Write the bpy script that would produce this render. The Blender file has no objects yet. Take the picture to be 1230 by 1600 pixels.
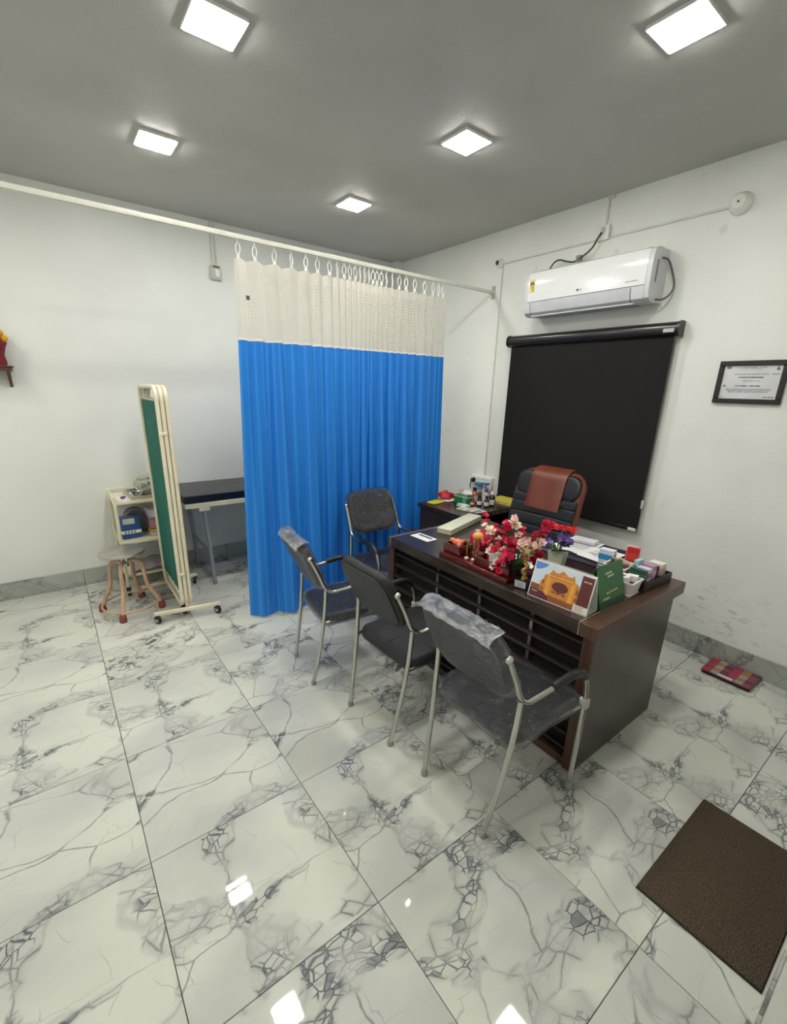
import bpy, bmesh, math, random
from mathutils import Vector, Matrix
from mathutils import noise as mnoise

random.seed(7)
SC = bpy.context.scene
COL = SC.collection

# ------------------------------------------------------------------ camera
# room axes: right wall (blind, air conditioner) is x = 0, left wall is y = 0, floor z = 0
F_PX, YAW, PITCH, ROLL = 698.775, 0.91648, 0.30797, 0.02698
CAM_LOC = Vector((-3.33283, -4.40957, 1.68236))
cam_data = bpy.data.cameras.new('camera')
cam_data.sensor_fit = 'AUTO'
cam_data.sensor_width = 36.0
cam_data.lens = F_PX / 1600.0 * 36.0
cam_data.shift_y = 30.0 / 1600.0
cam_data.clip_start = 0.005
cam = bpy.data.objects.new('camera', cam_data)
COL.objects.link(cam)
_f = Vector((math.cos(YAW) * math.cos(PITCH), math.sin(YAW) * math.cos(PITCH), -math.sin(PITCH)))
_r = Vector((math.sin(YAW), -math.cos(YAW), 0))
_u = _r.cross(_f)
_r2 = _r * math.cos(ROLL) + _u * math.sin(ROLL)
_u2 = -_r * math.sin(ROLL) + _u * math.cos(ROLL)
m = Matrix((_r2, _u2, -_f)).transposed().to_4x4()
m.translation = CAM_LOC
cam.matrix_world = m
SC.camera = cam

# ------------------------------------------------------------------ world, exposure
world = bpy.data.worlds.new('world')
SC.world = world
world.use_nodes = True
world.node_tree.nodes['Background'].inputs[0].default_value = (0.8, 0.9, 1.0, 1)
world.node_tree.nodes['Background'].inputs[1].default_value = 0.02
SC.view_settings.view_transform = 'Standard'
SC.view_settings.look = 'None'
SC.view_settings.gamma = 1.0
SC.view_settings.use_curve_mapping = False
SC.view_settings.exposure = 0.0
LAMP_STRENGTH = 116.0
LAMP_COLOUR = (1.0, 0.985, 0.93)

# ------------------------------------------------------------------ room constants
CEIL = 2.978
XL, XR = -5.17, 0.0          # left end (beside the camera) and right wall
YF, YB = -4.437, 0.0         # door wall and the long left-hand wall
XP, YR = -2.12, -5.05        # left of x = XP the door wall steps back to y = YR, where the photographer stands
TX0, TY0, TS = -3.28988, -1.14276, 0.6

# ------------------------------------------------------------------ materials
def lin(c):
    out = []
    for v in c[:3]:
        v = v / 255.0
        out.append(v / 12.92 if v <= 0.04045 else ((v + 0.055) / 1.055) ** 2.4)
    return (out[0], out[1], out[2], 1.0)

MATS = {}
def nodes_of(name):
    mt = bpy.data.materials.new(name)
    mt.use_nodes = True
    nt = mt.node_tree
    return mt, nt, nt.nodes['Principled BSDF']

def N(nt, kind, **kw):
    n = nt.nodes.new(kind)
    for k, v in kw.items():
        setattr(n, k, v)
    return n

def M(name, col, rough=0.5, metal=0.0, var=0.06, vscale=12.0, bump=0.0, bscale=60.0, coat=0.0, spec=0.5, stretch=None):
    """plain procedural material: a colour with a little noise in it and an optional fine relief"""
    if name in MATS:
        return MATS[name]
    mt, nt, b = nodes_of(name)
    tc = N(nt, 'ShaderNodeTexCoord')
    src = tc.outputs['Object']
    if stretch:
        mp = N(nt, 'ShaderNodeMapping')
        mp.inputs['Scale'].default_value = stretch
        nt.links.new(src, mp.inputs['Vector'])
        src = mp.outputs['Vector']
    nz = N(nt, 'ShaderNodeTexNoise')
    nz.inputs['Scale'].default_value = vscale
    nz.inputs['Detail'].default_value = 4
    nt.links.new(src, nz.inputs['Vector'])
    rp = N(nt, 'ShaderNodeValToRGB')
    c = lin(col)
    rp.color_ramp.elements[0].position = 0.3
    rp.color_ramp.elements[1].position = 0.7
    rp.color_ramp.elements[0].color = tuple(max(0, x * (1 - var)) for x in c[:3]) + (1,)
    rp.color_ramp.elements[1].color = tuple(min(1, x * (1 + var)) for x in c[:3]) + (1,)
    nt.links.new(nz.outputs['Fac'], rp.inputs['Fac'])
    nt.links.new(rp.outputs['Color'], b.inputs['Base Color'])
    b.inputs['Roughness'].default_value = rough
    b.inputs['Metallic'].default_value = metal
    b.inputs['Coat Weight'].default_value = coat
    b.inputs['Coat Roughness'].default_value = 0.08
    b.inputs['Specular IOR Level'].default_value = spec
    if bump > 0:
        n2 = N(nt, 'ShaderNodeTexNoise')
        n2.inputs['Scale'].default_value = bscale
        n2.inputs['Detail'].default_value = 3
        nt.links.new(src, n2.inputs['Vector'])
        bp = N(nt, 'ShaderNodeBump')
        bp.inputs['Strength'].default_value = bump
        bp.inputs['Distance'].default_value = 0.01
        nt.links.new(n2.outputs['Fac'], bp.inputs['Height'])
        nt.links.new(bp.outputs['Normal'], b.inputs['Normal'])
    MATS[name] = mt
    return mt

def math_node(nt, op, a, b=None, clamp=False):
    n = N(nt, 'ShaderNodeMath', operation=op, use_clamp=clamp)
    for i, v in enumerate((a, b)):
        if v is None:
            continue
        if isinstance(v, (int, float)):
            n.inputs[i].default_value = v
        else:
            nt.links.new(v, n.inputs[i])
    return n.outputs[0]

def smooth(nt, x, lo, hi):
    n = N(nt, 'ShaderNodeMapRange', interpolation_type='SMOOTHSTEP')
    nt.links.new(x, n.inputs['Value'])
    n.inputs['From Min'].default_value = lo
    n.inputs['From Max'].default_value = hi
    return n.outputs['Result']

def mixc(nt, fac, a, b):
    n = N(nt, 'ShaderNodeMix', data_type='RGBA')
    if isinstance(fac, (int, float)):
        n.inputs[0].default_value = fac
    else:
        nt.links.new(fac, n.inputs[0])
    for v, k in ((a, 6), (b, 7)):
        if isinstance(v, tuple):
            n.inputs[k].default_value = v
        else:
            nt.links.new(v, n.inputs[k])
    return n.outputs[2]

def marble_material(name, rough=0.035, dull=1.0, light=(210, 212, 200), shade=(191, 192, 185)):
    """breccia marble: pale patches, thin broken veins and crackled clusters of small stones"""
    mt, nt, b = nodes_of(name)
    L = nt.links
    tc = N(nt, 'ShaderNodeTexCoord')
    at = N(nt, 'ShaderNodeAttribute', attribute_type='OBJECT', attribute_name='shift')
    add = N(nt, 'ShaderNodeVectorMath', operation='ADD')
    L.new(tc.outputs['Object'], add.inputs[0]); L.new(at.outputs['Vector'], add.inputs[1])
    def warp(src, scale, amp, detail):
        wn = N(nt, 'ShaderNodeTexNoise'); wn.inputs['Scale'].default_value = scale; wn.inputs['Detail'].default_value = detail
        L.new(src, wn.inputs['Vector'])
        ws = N(nt, 'ShaderNodeVectorMath', operation='SCALE'); ws.inputs['Scale'].default_value = amp
        L.new(wn.outputs['Color'], ws.inputs[0])
        wa = N(nt, 'ShaderNodeVectorMath', operation='ADD')
        L.new(src, wa.inputs[0]); L.new(ws.outputs[0], wa.inputs[1])
        return wa.outputs[0]
    w1 = warp(add.outputs[0], 2.4, 0.20, 2)
    w2 = warp(w1, 11.0, 0.030, 3)
    mp = N(nt, 'ShaderNodeMapping')
    mp.inputs['Rotation'].default_value = (0, 0, math.radians(-32))
    mp.inputs['Scale'].default_value = (0.78, 1.28, 1.0)
    L.new(w2, mp.inputs['Vector'])
    P = mp.outputs['Vector']
    def vdist(scale, feature='DISTANCE_TO_EDGE'):
        v = N(nt, 'ShaderNodeTexVoronoi', feature=feature)
        v.inputs['Scale'].default_value = scale
        L.new(P, v.inputs['Vector'])
        return v
    def line(d, hi):
        return math_node(nt, 'SUBTRACT', 1.0, smooth(nt, d, 0.0, hi))
    def noi(scale, detail=3, off=0.0):
        n = N(nt, 'ShaderNodeTexNoise'); n.inputs['Scale'].default_value = scale; n.inputs['Detail'].default_value = detail
        o = N(nt, 'ShaderNodeVectorMath', operation='ADD'); o.inputs[1].default_value = (off, off * 0.7, off * 1.3)
        L.new(P, o.inputs[0]); L.new(o.outputs[0], n.inputs['Vector'])
        return n.outputs['Fac']
    mul = lambda a, c: math_node(nt, 'MULTIPLY', a, c)
    add2 = lambda a, c: math_node(nt, 'ADD', a, c)
    mx = lambda a, c: math_node(nt, 'MAXIMUM', a, c)
    n_band = noi(2.6, 2)                 # how wide the crackled band between two patches is
    n_brk = noi(8.0, 3, 8.7)
    n_dark = noi(4.2, 3, 5.3)
    n_tone = noi(1.8, 4, 2.1)
    brk = smooth(nt, n_brk, 0.36, 0.60)
    drk = smooth(nt, n_dark, 0.46, 0.60)
    dbig = vdist(3.1).outputs['Distance']
    wide = mul(smooth(nt, n_band, 0.40, 0.66), 0.30)
    band = smooth(nt, math_node(nt, 'SUBTRACT', wide, dbig), -0.015, 0.035)
    core = smooth(nt, math_node(nt, 'SUBTRACT', mul(wide, 0.62), dbig), -0.01, 0.03)
    big = mul(line(dbig, 0.016), add2(0.20, mul(brk, 0.60)))
    vm = vdist(12.5).outputs['Distance']
    mid = mul(mul(line(vm, 0.060), band), add2(0.18, mul(brk, 0.62)))
    halo = mul(mul(line(vm, 0.20), band), 0.22)
    fine = mul(mul(line(vdist(29.0).outputs['Distance'], 0.10), core), add2(0.22, mul(drk, 0.70)))
    hair = mul(line(vdist(6.3).outputs['Distance'], 0.010), mul(smooth(nt, n_brk, 0.47, 0.62), 0.42))
    cell = vdist(29.0, 'F1').outputs['Color']
    cs = N(nt, 'ShaderNodeSeparateColor'); L.new(cell, cs.inputs[0])
    stone = mul(mul(math_node(nt, 'GREATER_THAN', cs.outputs[0], 0.78), core), mul(drk, 0.85))
    brown = mul(mul(math_node(nt, 'GREATER_THAN', cs.outputs[1], 0.975), core), smooth(nt, n_dark, 0.40, 0.5))
    vein = math_node(nt, 'MAXIMUM', mx(mx(big, mid), mx(fine, hair)), halo, clamp=True)
    base = mixc(nt, smooth(nt, n_tone, 0.38, 0.66), lin(light), lin(shade))
    base = mixc(nt, mul(band, 0.22), base, lin(tuple(v - 16 for v in shade)))
    veinc = mixc(nt, drk, lin((118, 117, 122)), lin((66, 70, 86)))
    c = mixc(nt, mul(vein, 0.95 * dull), base, veinc)
    c = mixc(nt, mul(stone, 0.70 * dull), c, lin((84, 88, 100)))
    c = mixc(nt, mul(brown, 0.85 * dull), c, lin((104, 84, 76)))
    L.new(c, b.inputs['Base Color'])
    b.inputs['Roughness'].default_value = rough
    b.inputs['Specular IOR Level'].default_value = 0.5
    MATS[name] = mt
    return mt

def wall_material(name, col, stain=False):
    mt, nt, b = nodes_of(name)
    L = nt.links
    tc = N(nt, 'ShaderNodeTexCoord')
    n1 = N(nt, 'ShaderNodeTexNoise'); n1.inputs['Scale'].default_value = 1.3; n1.inputs['Detail'].default_value = 5
    L.new(tc.outputs['Object'], n1.inputs['Vector'])
    c0 = lin(col); c1 = lin(tuple(v - 9 for v in col))
    c = mixc(nt, smooth(nt, n1.outputs['Fac'], 0.35, 0.7), c0, c1)
    if stain:   # scuffs and damp marks low on the wall
        sp = N(nt, 'ShaderNodeSeparateXYZ'); L.new(tc.outputs['Object'], sp.inputs[0])
        zlo = math_node(nt, 'MULTIPLY', smooth(nt, sp.outputs['Z'], 0.12, 0.25), math_node(nt, 'SUBTRACT', 1.0, smooth(nt, sp.outputs['Z'], 0.35, 0.62)))
        ylo = math_node(nt, 'MULTIPLY', smooth(nt, sp.outputs['Y'], -4.1, -3.7), math_node(nt, 'SUBTRACT', 1.0, smooth(nt, sp.outputs['Y'], -3.3, -2.9)))
        mp = N(nt, 'ShaderNodeMapping'); mp.inputs['Scale'].default_value = (1, 3.0, 7.0); mp.inputs['Rotation'].default_value = (0.25, 0, 0)
        L.new(tc.outputs['Object'], mp.inputs['Vector'])
        n2 = N(nt, 'ShaderNodeTexNoise'); n2.inputs['Scale'].default_value = 3.2; n2.inputs['Detail'].default_value = 8; n2.inputs['Roughness'].default_value = 0.7
        L.new(mp.outputs[0], n2.inputs['Vector'])
        s = math_node(nt, 'MULTIPLY', math_node(nt, 'MULTIPLY', zlo, ylo), smooth(nt, n2.outputs['Fac'], 0.52, 0.68))
        c = mixc(nt, math_node(nt, 'MULTIPLY', s, 0.6), c, lin((150, 138, 128)))
        n4 = N(nt, 'ShaderNodeTexNoise'); n4.inputs['Scale'].default_value = 9.0; n4.inputs['Detail'].default_value = 6
        L.new(tc.outputs['Object'], n4.inputs['Vector'])
        c = mixc(nt, math_node(nt, 'MULTIPLY', smooth(nt, n4.outputs['Fac'], 0.66, 0.74), 0.35), c, lin((190, 184, 174)))
    L.new(c, b.inputs['Base Color'])
    b.inputs['Roughness'].default_value = 0.55
    b.inputs['Specular IOR Level'].default_value = 0.3
    n3 = N(nt, 'ShaderNodeTexNoise'); n3.inputs['Scale'].default_value = 45; n3.inputs['Detail'].default_value = 4
    L.new(tc.outputs['Object'], n3.inputs['Vector'])
    bp = N(nt, 'ShaderNodeBump'); bp.inputs['Strength'].default_value = 0.12; bp.inputs['Distance'].default_value = 0.01
    L.new(n3.outputs['Fac'], bp.inputs['Height']); L.new(bp.outputs['Normal'], b.inputs['Normal'])
    return mt

def emit_material(name, col, strength):
    mt, nt, b = nodes_of(name)
    b.inputs['Base Color'].default_value = (1, 1, 1, 1)
    b.inputs['Emission Color'].default_value = tuple(col) + (1,)
    b.inputs['Emission Strength'].default_value = strength
    return mt

def clear_plastic(name, base=0.05, haze=0.012):
    """thin clear film: mostly see-through, slightly hazy, with sharp crumpled highlights"""
    mt, nt, b = nodes_of(name)
    L = nt.links
    out = nt.nodes['Material Output']
    tc = N(nt, 'ShaderNodeTexCoord')
    n1 = N(nt, 'ShaderNodeTexNoise'); n1.inputs['Scale'].default_value = 22; n1.inputs['Detail'].default_value = 6; n1.inputs['Roughness'].default_value = 0.65; n1.inputs['Distortion'].default_value = 1.6
    L.new(tc.outputs['Object'], n1.inputs['Vector'])
    bp = N(nt, 'ShaderNodeBump'); bp.inputs['Strength'].default_value = 1.0; bp.inputs['Distance'].default_value = 0.03
    L.new(n1.outputs['Fac'], bp.inputs['Height'])
    gl = N(nt, 'ShaderNodeBsdfGlossy'); gl.inputs['Roughness'].default_value = 0.13; gl.inputs['Color'].default_value = (0.95, 0.96, 1.0, 1)
    L.new(bp.outputs['Normal'], gl.inputs['Normal'])
    df = N(nt, 'ShaderNodeBsdfDiffuse'); df.inputs['Color'].default_value = (0.75, 0.77, 0.82, 1)
    L.new(bp.outputs['Normal'], df.inputs['Normal'])
    tr = N(nt, 'ShaderNodeBsdfTransparent')
    lw = N(nt, 'ShaderNodeLayerWeight'); lw.inputs['Blend'].default_value = 0.30
    L.new(bp.outputs['Normal'], lw.inputs['Normal'])
    fac = math_node(nt, 'ADD', math_node(nt, 'MULTIPLY', lw.outputs['Fresnel'], 0.8), base, clamp=True)
    m0 = N(nt, 'ShaderNodeMixShader'); m0.inputs[0].default_value = haze
    L.new(tr.outputs[0], m0.inputs[1]); L.new(df.outputs[0], m0.inputs[2])
    mx = N(nt, 'ShaderNodeMixShader')
    L.new(fac, mx.inputs[0]); L.new(m0.outputs[0], mx.inputs[1]); L.new(gl.outputs[0], mx.inputs[2])
    L.new(mx.outputs[0], out.inputs['Surface'])
    MATS[name] = mt
    return mt

def net_material(name):
    mt, nt, b = nodes_of(name)
    L = nt.links
    out = nt.nodes['Material Output']
    uv = N(nt, 'ShaderNodeTexCoord')
    sp = N(nt, 'ShaderNodeSeparateXYZ'); L.new(uv.outputs['UV'], sp.inputs[0])
    def bars(o, period, width):
        f = math_node(nt, 'FRACT', math_node(nt, 'DIVIDE', o, period))
        return math_node(nt, 'LESS_THAN', f, width)
    g = math_node(nt, 'MAXIMUM', bars(sp.outputs['X'], 0.021, 0.50), bars(sp.outputs['Y'], 0.021, 0.50))
    band = math_node(nt, 'GREATER_THAN', sp.outputs['Y'], 2.345)      # solid heading tape
    g = math_node(nt, 'MAXIMUM', g, band)
    df = N(nt, 'ShaderNodeBsdfDiffuse'); df.inputs['Color'].default_value = lin((224, 221, 211))
    tl = N(nt, 'ShaderNodeBsdfTranslucent'); tl.inputs['Color'].default_value = lin((224, 218, 202))
    m1 = N(nt, 'ShaderNodeMixShader'); m1.inputs[0].default_value = 0.35
    L.new(df.outputs[0], m1.inputs[1]); L.new(tl.outputs[0], m1.inputs[2])
    tr = N(nt, 'ShaderNodeBsdfTransparent')
    m2 = N(nt, 'ShaderNodeMixShader')
    L.new(math_node(nt, 'ADD', math_node(nt, 'MULTIPLY', g, 0.72), 0.14, clamp=True), m2.inputs[0])
    L.new(tr.outputs[0], m2.inputs[1]); L.new(m1.outputs[0], m2.inputs[2])
    L.new(m2.outputs[0], out.inputs['Surface'])
    return mt

def blue_cloth(name, col=(22, 126, 222)):
    mt, nt, b = nodes_of(name)
    L = nt.links
    uv = N(nt, 'ShaderNodeTexCoord')
    sp = N(nt, 'ShaderNodeSeparateXYZ'); L.new(uv.outputs['UV'], sp.inputs[0])
    f = math_node(nt, 'FRACT', math_node(nt, 'DIVIDE', sp.outputs['X'], 0.055))
    st = math_node(nt, 'LESS_THAN', f, 0.30)         # fold shading put into the colour as paler vertical streaks
    c = mixc(nt, st, lin(col), lin((col[0] + 22, col[1] + 18, col[2] + 10)))
    L.new(c, b.inputs['Base Color'])
    b.inputs['Roughness'].default_value = 0.42
    b.inputs['Sheen Weight'].default_value = 0.15
    out = nt.nodes['Material Output']
    tl = N(nt, 'ShaderNodeBsdfTranslucent'); L.new(c, tl.inputs['Color'])
    mx = N(nt, 'ShaderNodeMixShader'); mx.inputs[0].default_value = 0.22
    L.new(b.outputs[0], mx.inputs[1]); L.new(tl.outputs[0], mx.inputs[2]); L.new(mx.outputs[0], out.inputs['Surface'])
    return mt

def wood_material(name, c_dark, c_light, rough=0.3, axis='Y', coat=0.0):
    mt, nt, b = nodes_of(name)
    L = nt.links
    tc = N(nt, 'ShaderNodeTexCoord')
    mp = N(nt, 'ShaderNodeMapping')
    mp.inputs['Scale'].default_value = {'X': (1.2, 26, 26), 'Y': (26, 1.2, 26), 'Z': (26, 26, 1.2)}[axis]
    L.new(tc.outputs['Object'], mp.inputs['Vector'])
    n1 = N(nt, 'ShaderNodeTexNoise'); n1.inputs['Scale'].default_value = 2.0; n1.inputs['Detail'].default_value = 6; n1.inputs['Distortion'].default_value = 0.6
    L.new(mp.outputs[0], n1.inputs['Vector'])
    c = mixc(nt, smooth(nt, n1.outputs['Fac'], 0.3, 0.72), lin(c_dark), lin(c_light))
    L.new(c, b.inputs['Base Color'])
    b.inputs['Roughness'].default_value = rough
    b.inputs['Coat Weight'].default_value = coat
    bp = N(nt, 'ShaderNodeBump'); bp.inputs['Strength'].default_value = 0.05; bp.inputs['Distance'].default_value = 0.01
    L.new(n1.outputs['Fac'], bp.inputs['Height']); L.new(bp.outputs['Normal'], b.inputs['Normal'])
    MATS[name] = mt
    return mt

def mat_carpet(name, col):
    mt, nt, b = nodes_of(name)
    L = nt.links
    tc = N(nt, 'ShaderNodeTexCoord')
    n1 = N(nt, 'ShaderNodeTexNoise'); n1.inputs['Scale'].default_value = 260; n1.inputs['Detail'].default_value = 4
    L.new(tc.outputs['Object'], n1.inputs['Vector'])
    c = mixc(nt, smooth(nt, n1.outputs['Fac'], 0.35, 0.65), lin(tuple(v * 0.72 for v in col)), lin(tuple(v * 1.2 for v in col)))
    L.new(c, b.inputs['Base Color']); b.inputs['Roughness'].default_value = 0.95; b.inputs['Specular IOR Level'].default_value = 0.1
    bp = N(nt, 'ShaderNodeBump'); bp.inputs['Strength'].default_value = 0.8; bp.inputs['Distance'].default_value = 0.01
    L.new(n1.outputs['Fac'], bp.inputs['Height']); L.new(bp.outputs['Normal'], b.inputs['Normal'])
    return mt

def glass_material(name, col=(255, 255, 255), rough=0.02):
    mt, nt, b = nodes_of(name)
    b.inputs['Base Color'].default_value = lin(col)
    b.inputs['Transmission Weight'].default_value = 0.95
    b.inputs['Roughness'].default_value = rough
    b.inputs['IOR'].default_value = 1.35
    MATS[name] = mt
    return mt

# ------------------------------------------------------------------ mesh builder
class G:
    def __init__(s):
        s.v = []; s.f = []; s.m = []; s.uv = {}; s.mi = 0
        s.T = Matrix.Identity(4)
    def vert(s, p):
        s.v.append(tuple(s.T @ Vector(p))); return len(s.v) - 1
    def face(s, idx, uv=None):
        s.f.append(tuple(idx)); s.m.append(s.mi)
        if uv: s.uv[len(s.f) - 1] = uv
    def box(s, lo, hi):
        x0, y0, z0 = lo; x1, y1, z1 = hi
        i = [s.vert(p) for p in ((x0,y0,z0),(x1,y0,z0),(x1,y1,z0),(x0,y1,z0),(x0,y0,z1),(x1,y0,z1),(x1,y1,z1),(x0,y1,z1))]
        for q in ((0,3,2,1),(4,5,6,7),(0,1,5,4),(1,2,6,5),(2,3,7,6),(3,0,4,7)):
            s.face([i[k] for k in q])
        return s
    def cbox(s, c, d):
        return s.box([c[k] - d[k] / 2 for k in range(3)], [c[k] + d[k] / 2 for k in range(3)])
    def rbox(s, lo, hi, b=0.004, seg=2):
        bm = bmesh.new()
        bmesh.ops.create_cube(bm, size=1.0)
        c = [(lo[k] + hi[k]) / 2 for k in range(3)]; d = [abs(hi[k] - lo[k]) for k in range(3)]
        for v in bm.verts:
            v.co = Vector((c[0] + v.co.x * d[0], c[1] + v.co.y * d[1], c[2] + v.co.z * d[2]))
        bmesh.ops.bevel(bm, geom=list(bm.edges), offset=min(b, min(d) * 0.45), segments=seg, affect='EDGES', profile=0.5)
        bm.verts.index_update()
        base = len(s.v)
        for v in bm.verts: s.vert(v.co)
        for f in bm.faces: s.face([base + v.index for v in f.verts])
        bm.free()
        return s
    def ring_strip(s, rings, closed=True, cap0=True, cap1=True):
        n = len(rings[0])
        for a, b in zip(rings[:-1], rings[1:]):
            for k in range(n if closed else n - 1):
                k2 = (k + 1) % n
                s.face((a[k], a[k2], b[k2], b[k]))
        if cap0: s.face(list(reversed(rings[0])))
        if cap1: s.face(list(rings[-1]))
    def tube(s, path, r, seg=10, closed=False, caps=True):
        P = [Vector(p) for p in path]; n = len(P)
        rr = r if isinstance(r, (list, tuple)) else [r] * n
        rings = []; up = None
        for i, p in enumerate(P):
            if closed:
                t = (P[(i + 1) % n] - P[i - 1]).normalized()
            else:
                t = (P[min(i + 1, n - 1)] - P[max(i - 1, 0)]).normalized()
            if up is None:
                up = Vector((0, 0, 1)) if abs(t.z) < 0.9 else Vector((1, 0, 0))
            up = (up - t * up.dot(t)).normalized()
            sd = t.cross(up)
            rings.append([s.vert(p + (up * math.cos(2 * math.pi * k / seg) + sd * math.sin(2 * math.pi * k / seg)) * rr[i]) for k in range(seg)])
        if closed:
            rings.append(rings[0]); s.ring_strip(rings, True, False, False)
        else:
            s.ring_strip(rings, True, caps, caps)
        return s
    def cyl(s, p0, p1, r, r1=None, seg=16):
        return s.tube([p0, p1], [r, r if r1 is None else r1], seg)
    def lathe(s, prof, c=(0, 0, 0), seg=20):
        rings = []
        for r, z in prof:
            rings.append([s.vert((c[0] + max(r, 1e-4) * math.cos(2 * math.pi * k / seg), c[1] + max(r, 1e-4) * math.sin(2 * math.pi * k / seg), c[2] + z)) for k in range(seg)])
        s.ring_strip(rings, True, True, True)
        return s
    def ball(s, c, r, sc=(1, 1, 1), seg=12, rings=7):
        R = []
        for j in range(rings + 1):
            a = -math.pi / 2 + math.pi * j / rings
            rr = max(math.cos(a), 1e-3) * r
            R.append([s.vert((c[0] + rr * math.cos(2 * math.pi * k / seg) * sc[0], c[1] + rr * math.sin(2 * math.pi * k / seg) * sc[1], c[2] + r * math.sin(a) * sc[2])) for k in range(seg)])
        s.ring_strip(R, True, True, True)
        return s
    def pad(s, w, h, t, rc, re, fn=None, n=6, layers=4):
        """rounded-rectangle cushion w (local u) x h (local v), thickness t (local n), fn maps (u,v,n) to a point"""
        fn = fn or (lambda u, v, k: (u, v, k))
        re = min(re, t / 2 * 0.999)
        prof = []
        for i in range(layers + 1):
            a = math.pi / 2 * i / layers
            prof.append((re * (1 - math.sin(a)), -t / 2 + re * (1 - math.cos(a))))
        prof += [(p[0], -p[1]) for p in reversed(prof)]
        prof = [(min(w, h) * 0.32, -t / 2 - t * 0.04), (min(w, h) * 0.14, -t / 2 - t * 0.015)] + prof + [(min(w, h) * 0.14, t / 2 + t * 0.015), (min(w, h) * 0.32, t / 2 + t * 0.04)]
        rings = []
        for ins, k in prof:
            ww = w / 2 - ins; hh = h / 2 - ins; r = max(rc - ins * 0.8, 0.004); r = min(r, ww * 0.98, hh * 0.98)
            pts = []
            for cx, cy, a0 in ((ww - r, hh - r, 0), (-ww + r, hh - r, 90), (-ww + r, -hh + r, 180), (ww - r, -hh + r, 270)):
                for q in range(n + 1):
                    a = math.radians(a0 + 90 * q / n)
                    pts.append((cx + r * math.cos(a), cy + r * math.sin(a)))
            # extra points along the straight edges
            full = []
            m_ = len(pts)
            for q in range(m_):
                full.append(pts[q])
                if (q + 1) % (n + 1) == 0:
                    nx = pts[(q + 1) % m_]
                    for e in range(1, 6):
                        full.append((pts[q][0] + (nx[0] - pts[q][0]) * e / 6, pts[q][1] + (nx[1] - pts[q][1]) * e / 6))
            rings.append([s.vert(fn(u, v, k)) for u, v in full])
        s.ring_strip(rings, True, True, True)
        return s
    def grid(s, fn, nu, nv, uvfn=None):
        ids = [[s.vert(fn(i / nu, j / nv)) for j in range(nv + 1)] for i in range(nu + 1)]
        for i in range(nu):
            for j in range(nv):
                uv = None
                if uvfn:
                    uv = [uvfn(a / nu, b / nv) for a, b in ((i, j), (i + 1, j), (i + 1, j + 1), (i, j + 1))]
                s.face((ids[i][j], ids[i + 1][j], ids[i + 1][j + 1], ids[i][j + 1]), uv)
        return s
    def prism(s, poly, fn, t):
        """flat polygon (list of (u,v)) given thickness t along n; fn maps (u,v,n)"""
        a = [s.vert(fn(u, v, 0)) for u, v in poly]; b = [s.vert(fn(u, v, t)) for u, v in poly]
        n = len(poly)
        s.face(list(reversed(a))); s.face(b)
        for k in range(n):
            s.face((a[k], a[(k + 1) % n], b[(k + 1) % n], b[k]))
        return s
    def mesh(s, name, mats, smooth_angle=38):
        me = bpy.data.meshes.new(name)
        me.from_pydata(s.v, [], s.f)
        for mt in (mats if isinstance(mats, (list, tuple)) else [mats]):
            me.materials.append(mt)
        me.polygons.foreach_set('material_index', s.m)
        if s.uv:
            ul = me.uv_layers.new(name='UVMap')
            for p in me.polygons:
                q = s.uv.get(p.index)
                if q:
                    for k, li in enumerate(p.loop_indices):
                        ul.data[li].uv = q[k]
        bm = bmesh.new(); bm.from_mesh(me)
        bmesh.ops.recalc_face_normals(bm, faces=bm.faces)
        lim = math.radians(smooth_angle)
        for f in bm.faces: f.smooth = True
        for e in bm.edges:
            if len(e.link_faces) == 2:
                e.smooth = e.calc_face_angle(0) < lim
        bm.to_mesh(me); bm.free()
        me.update()
        return me
    def build(s, name, mats, parent=None, ang=38):
        return link(name, s.mesh(name, mats, ang), parent)

def link(name, me, parent=None):
    o = bpy.data.objects.new(name, me)
    COL.objects.link(o)
    if parent is not None:
        o.parent = parent
    return o

def tag(o, label, cat, group=None):
    o['label'] = label; o['category'] = cat
    if group: o['group'] = group
    return o

def thing(name, label, cat, loc=(0, 0, 0), rz=0.0, group=None):
    o = bpy.data.objects.new(name, None)
    o.empty_display_size = 0.1
    COL.objects.link(o)
    o.location = loc; o.rotation_euler = (0, 0, rz)
    return tag(o, label, cat, group)

def struct(o):
    o['kind'] = 'structure'
    return o

def move(o, loc, rz=0.0):
    o.location = loc; o.rotation_euler = (0, 0, rz)
    return o

def text_mesh(txt, size, mat, extrude=0.0003, align='CENTER'):
    cu = bpy.data.curves.new('lettering', 'FONT')
    cu.body = txt; cu.size = size; cu.extrude = extrude; cu.align_x = align; cu.align_y = 'CENTER'
    cu.resolution_u = 2
    ob = bpy.data.objects.new('lettering_source', cu)
    COL.objects.link(ob)
    bpy.context.view_layer.update()
    dg = bpy.context.evaluated_depsgraph_get()
    me = bpy.data.meshes.new_from_object(ob.evaluated_get(dg))
    bpy.data.objects.remove(ob); bpy.data.curves.remove(cu)
    me.materials.clear(); me.materials.append(mat)
    return me

def put_text(txt, size, mat, parent, origin, udir, vdir, name='lettering'):
    me = text_mesh(txt, size, mat)
    u = Vector(udir).normalized(); v = Vector(vdir).normalized(); n = u.cross(v)
    mm = Matrix((u, v, n)).transposed().to_4x4(); mm.translation = Vector(origin)
    me.transform(mm)
    return link(name, me, parent)

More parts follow.
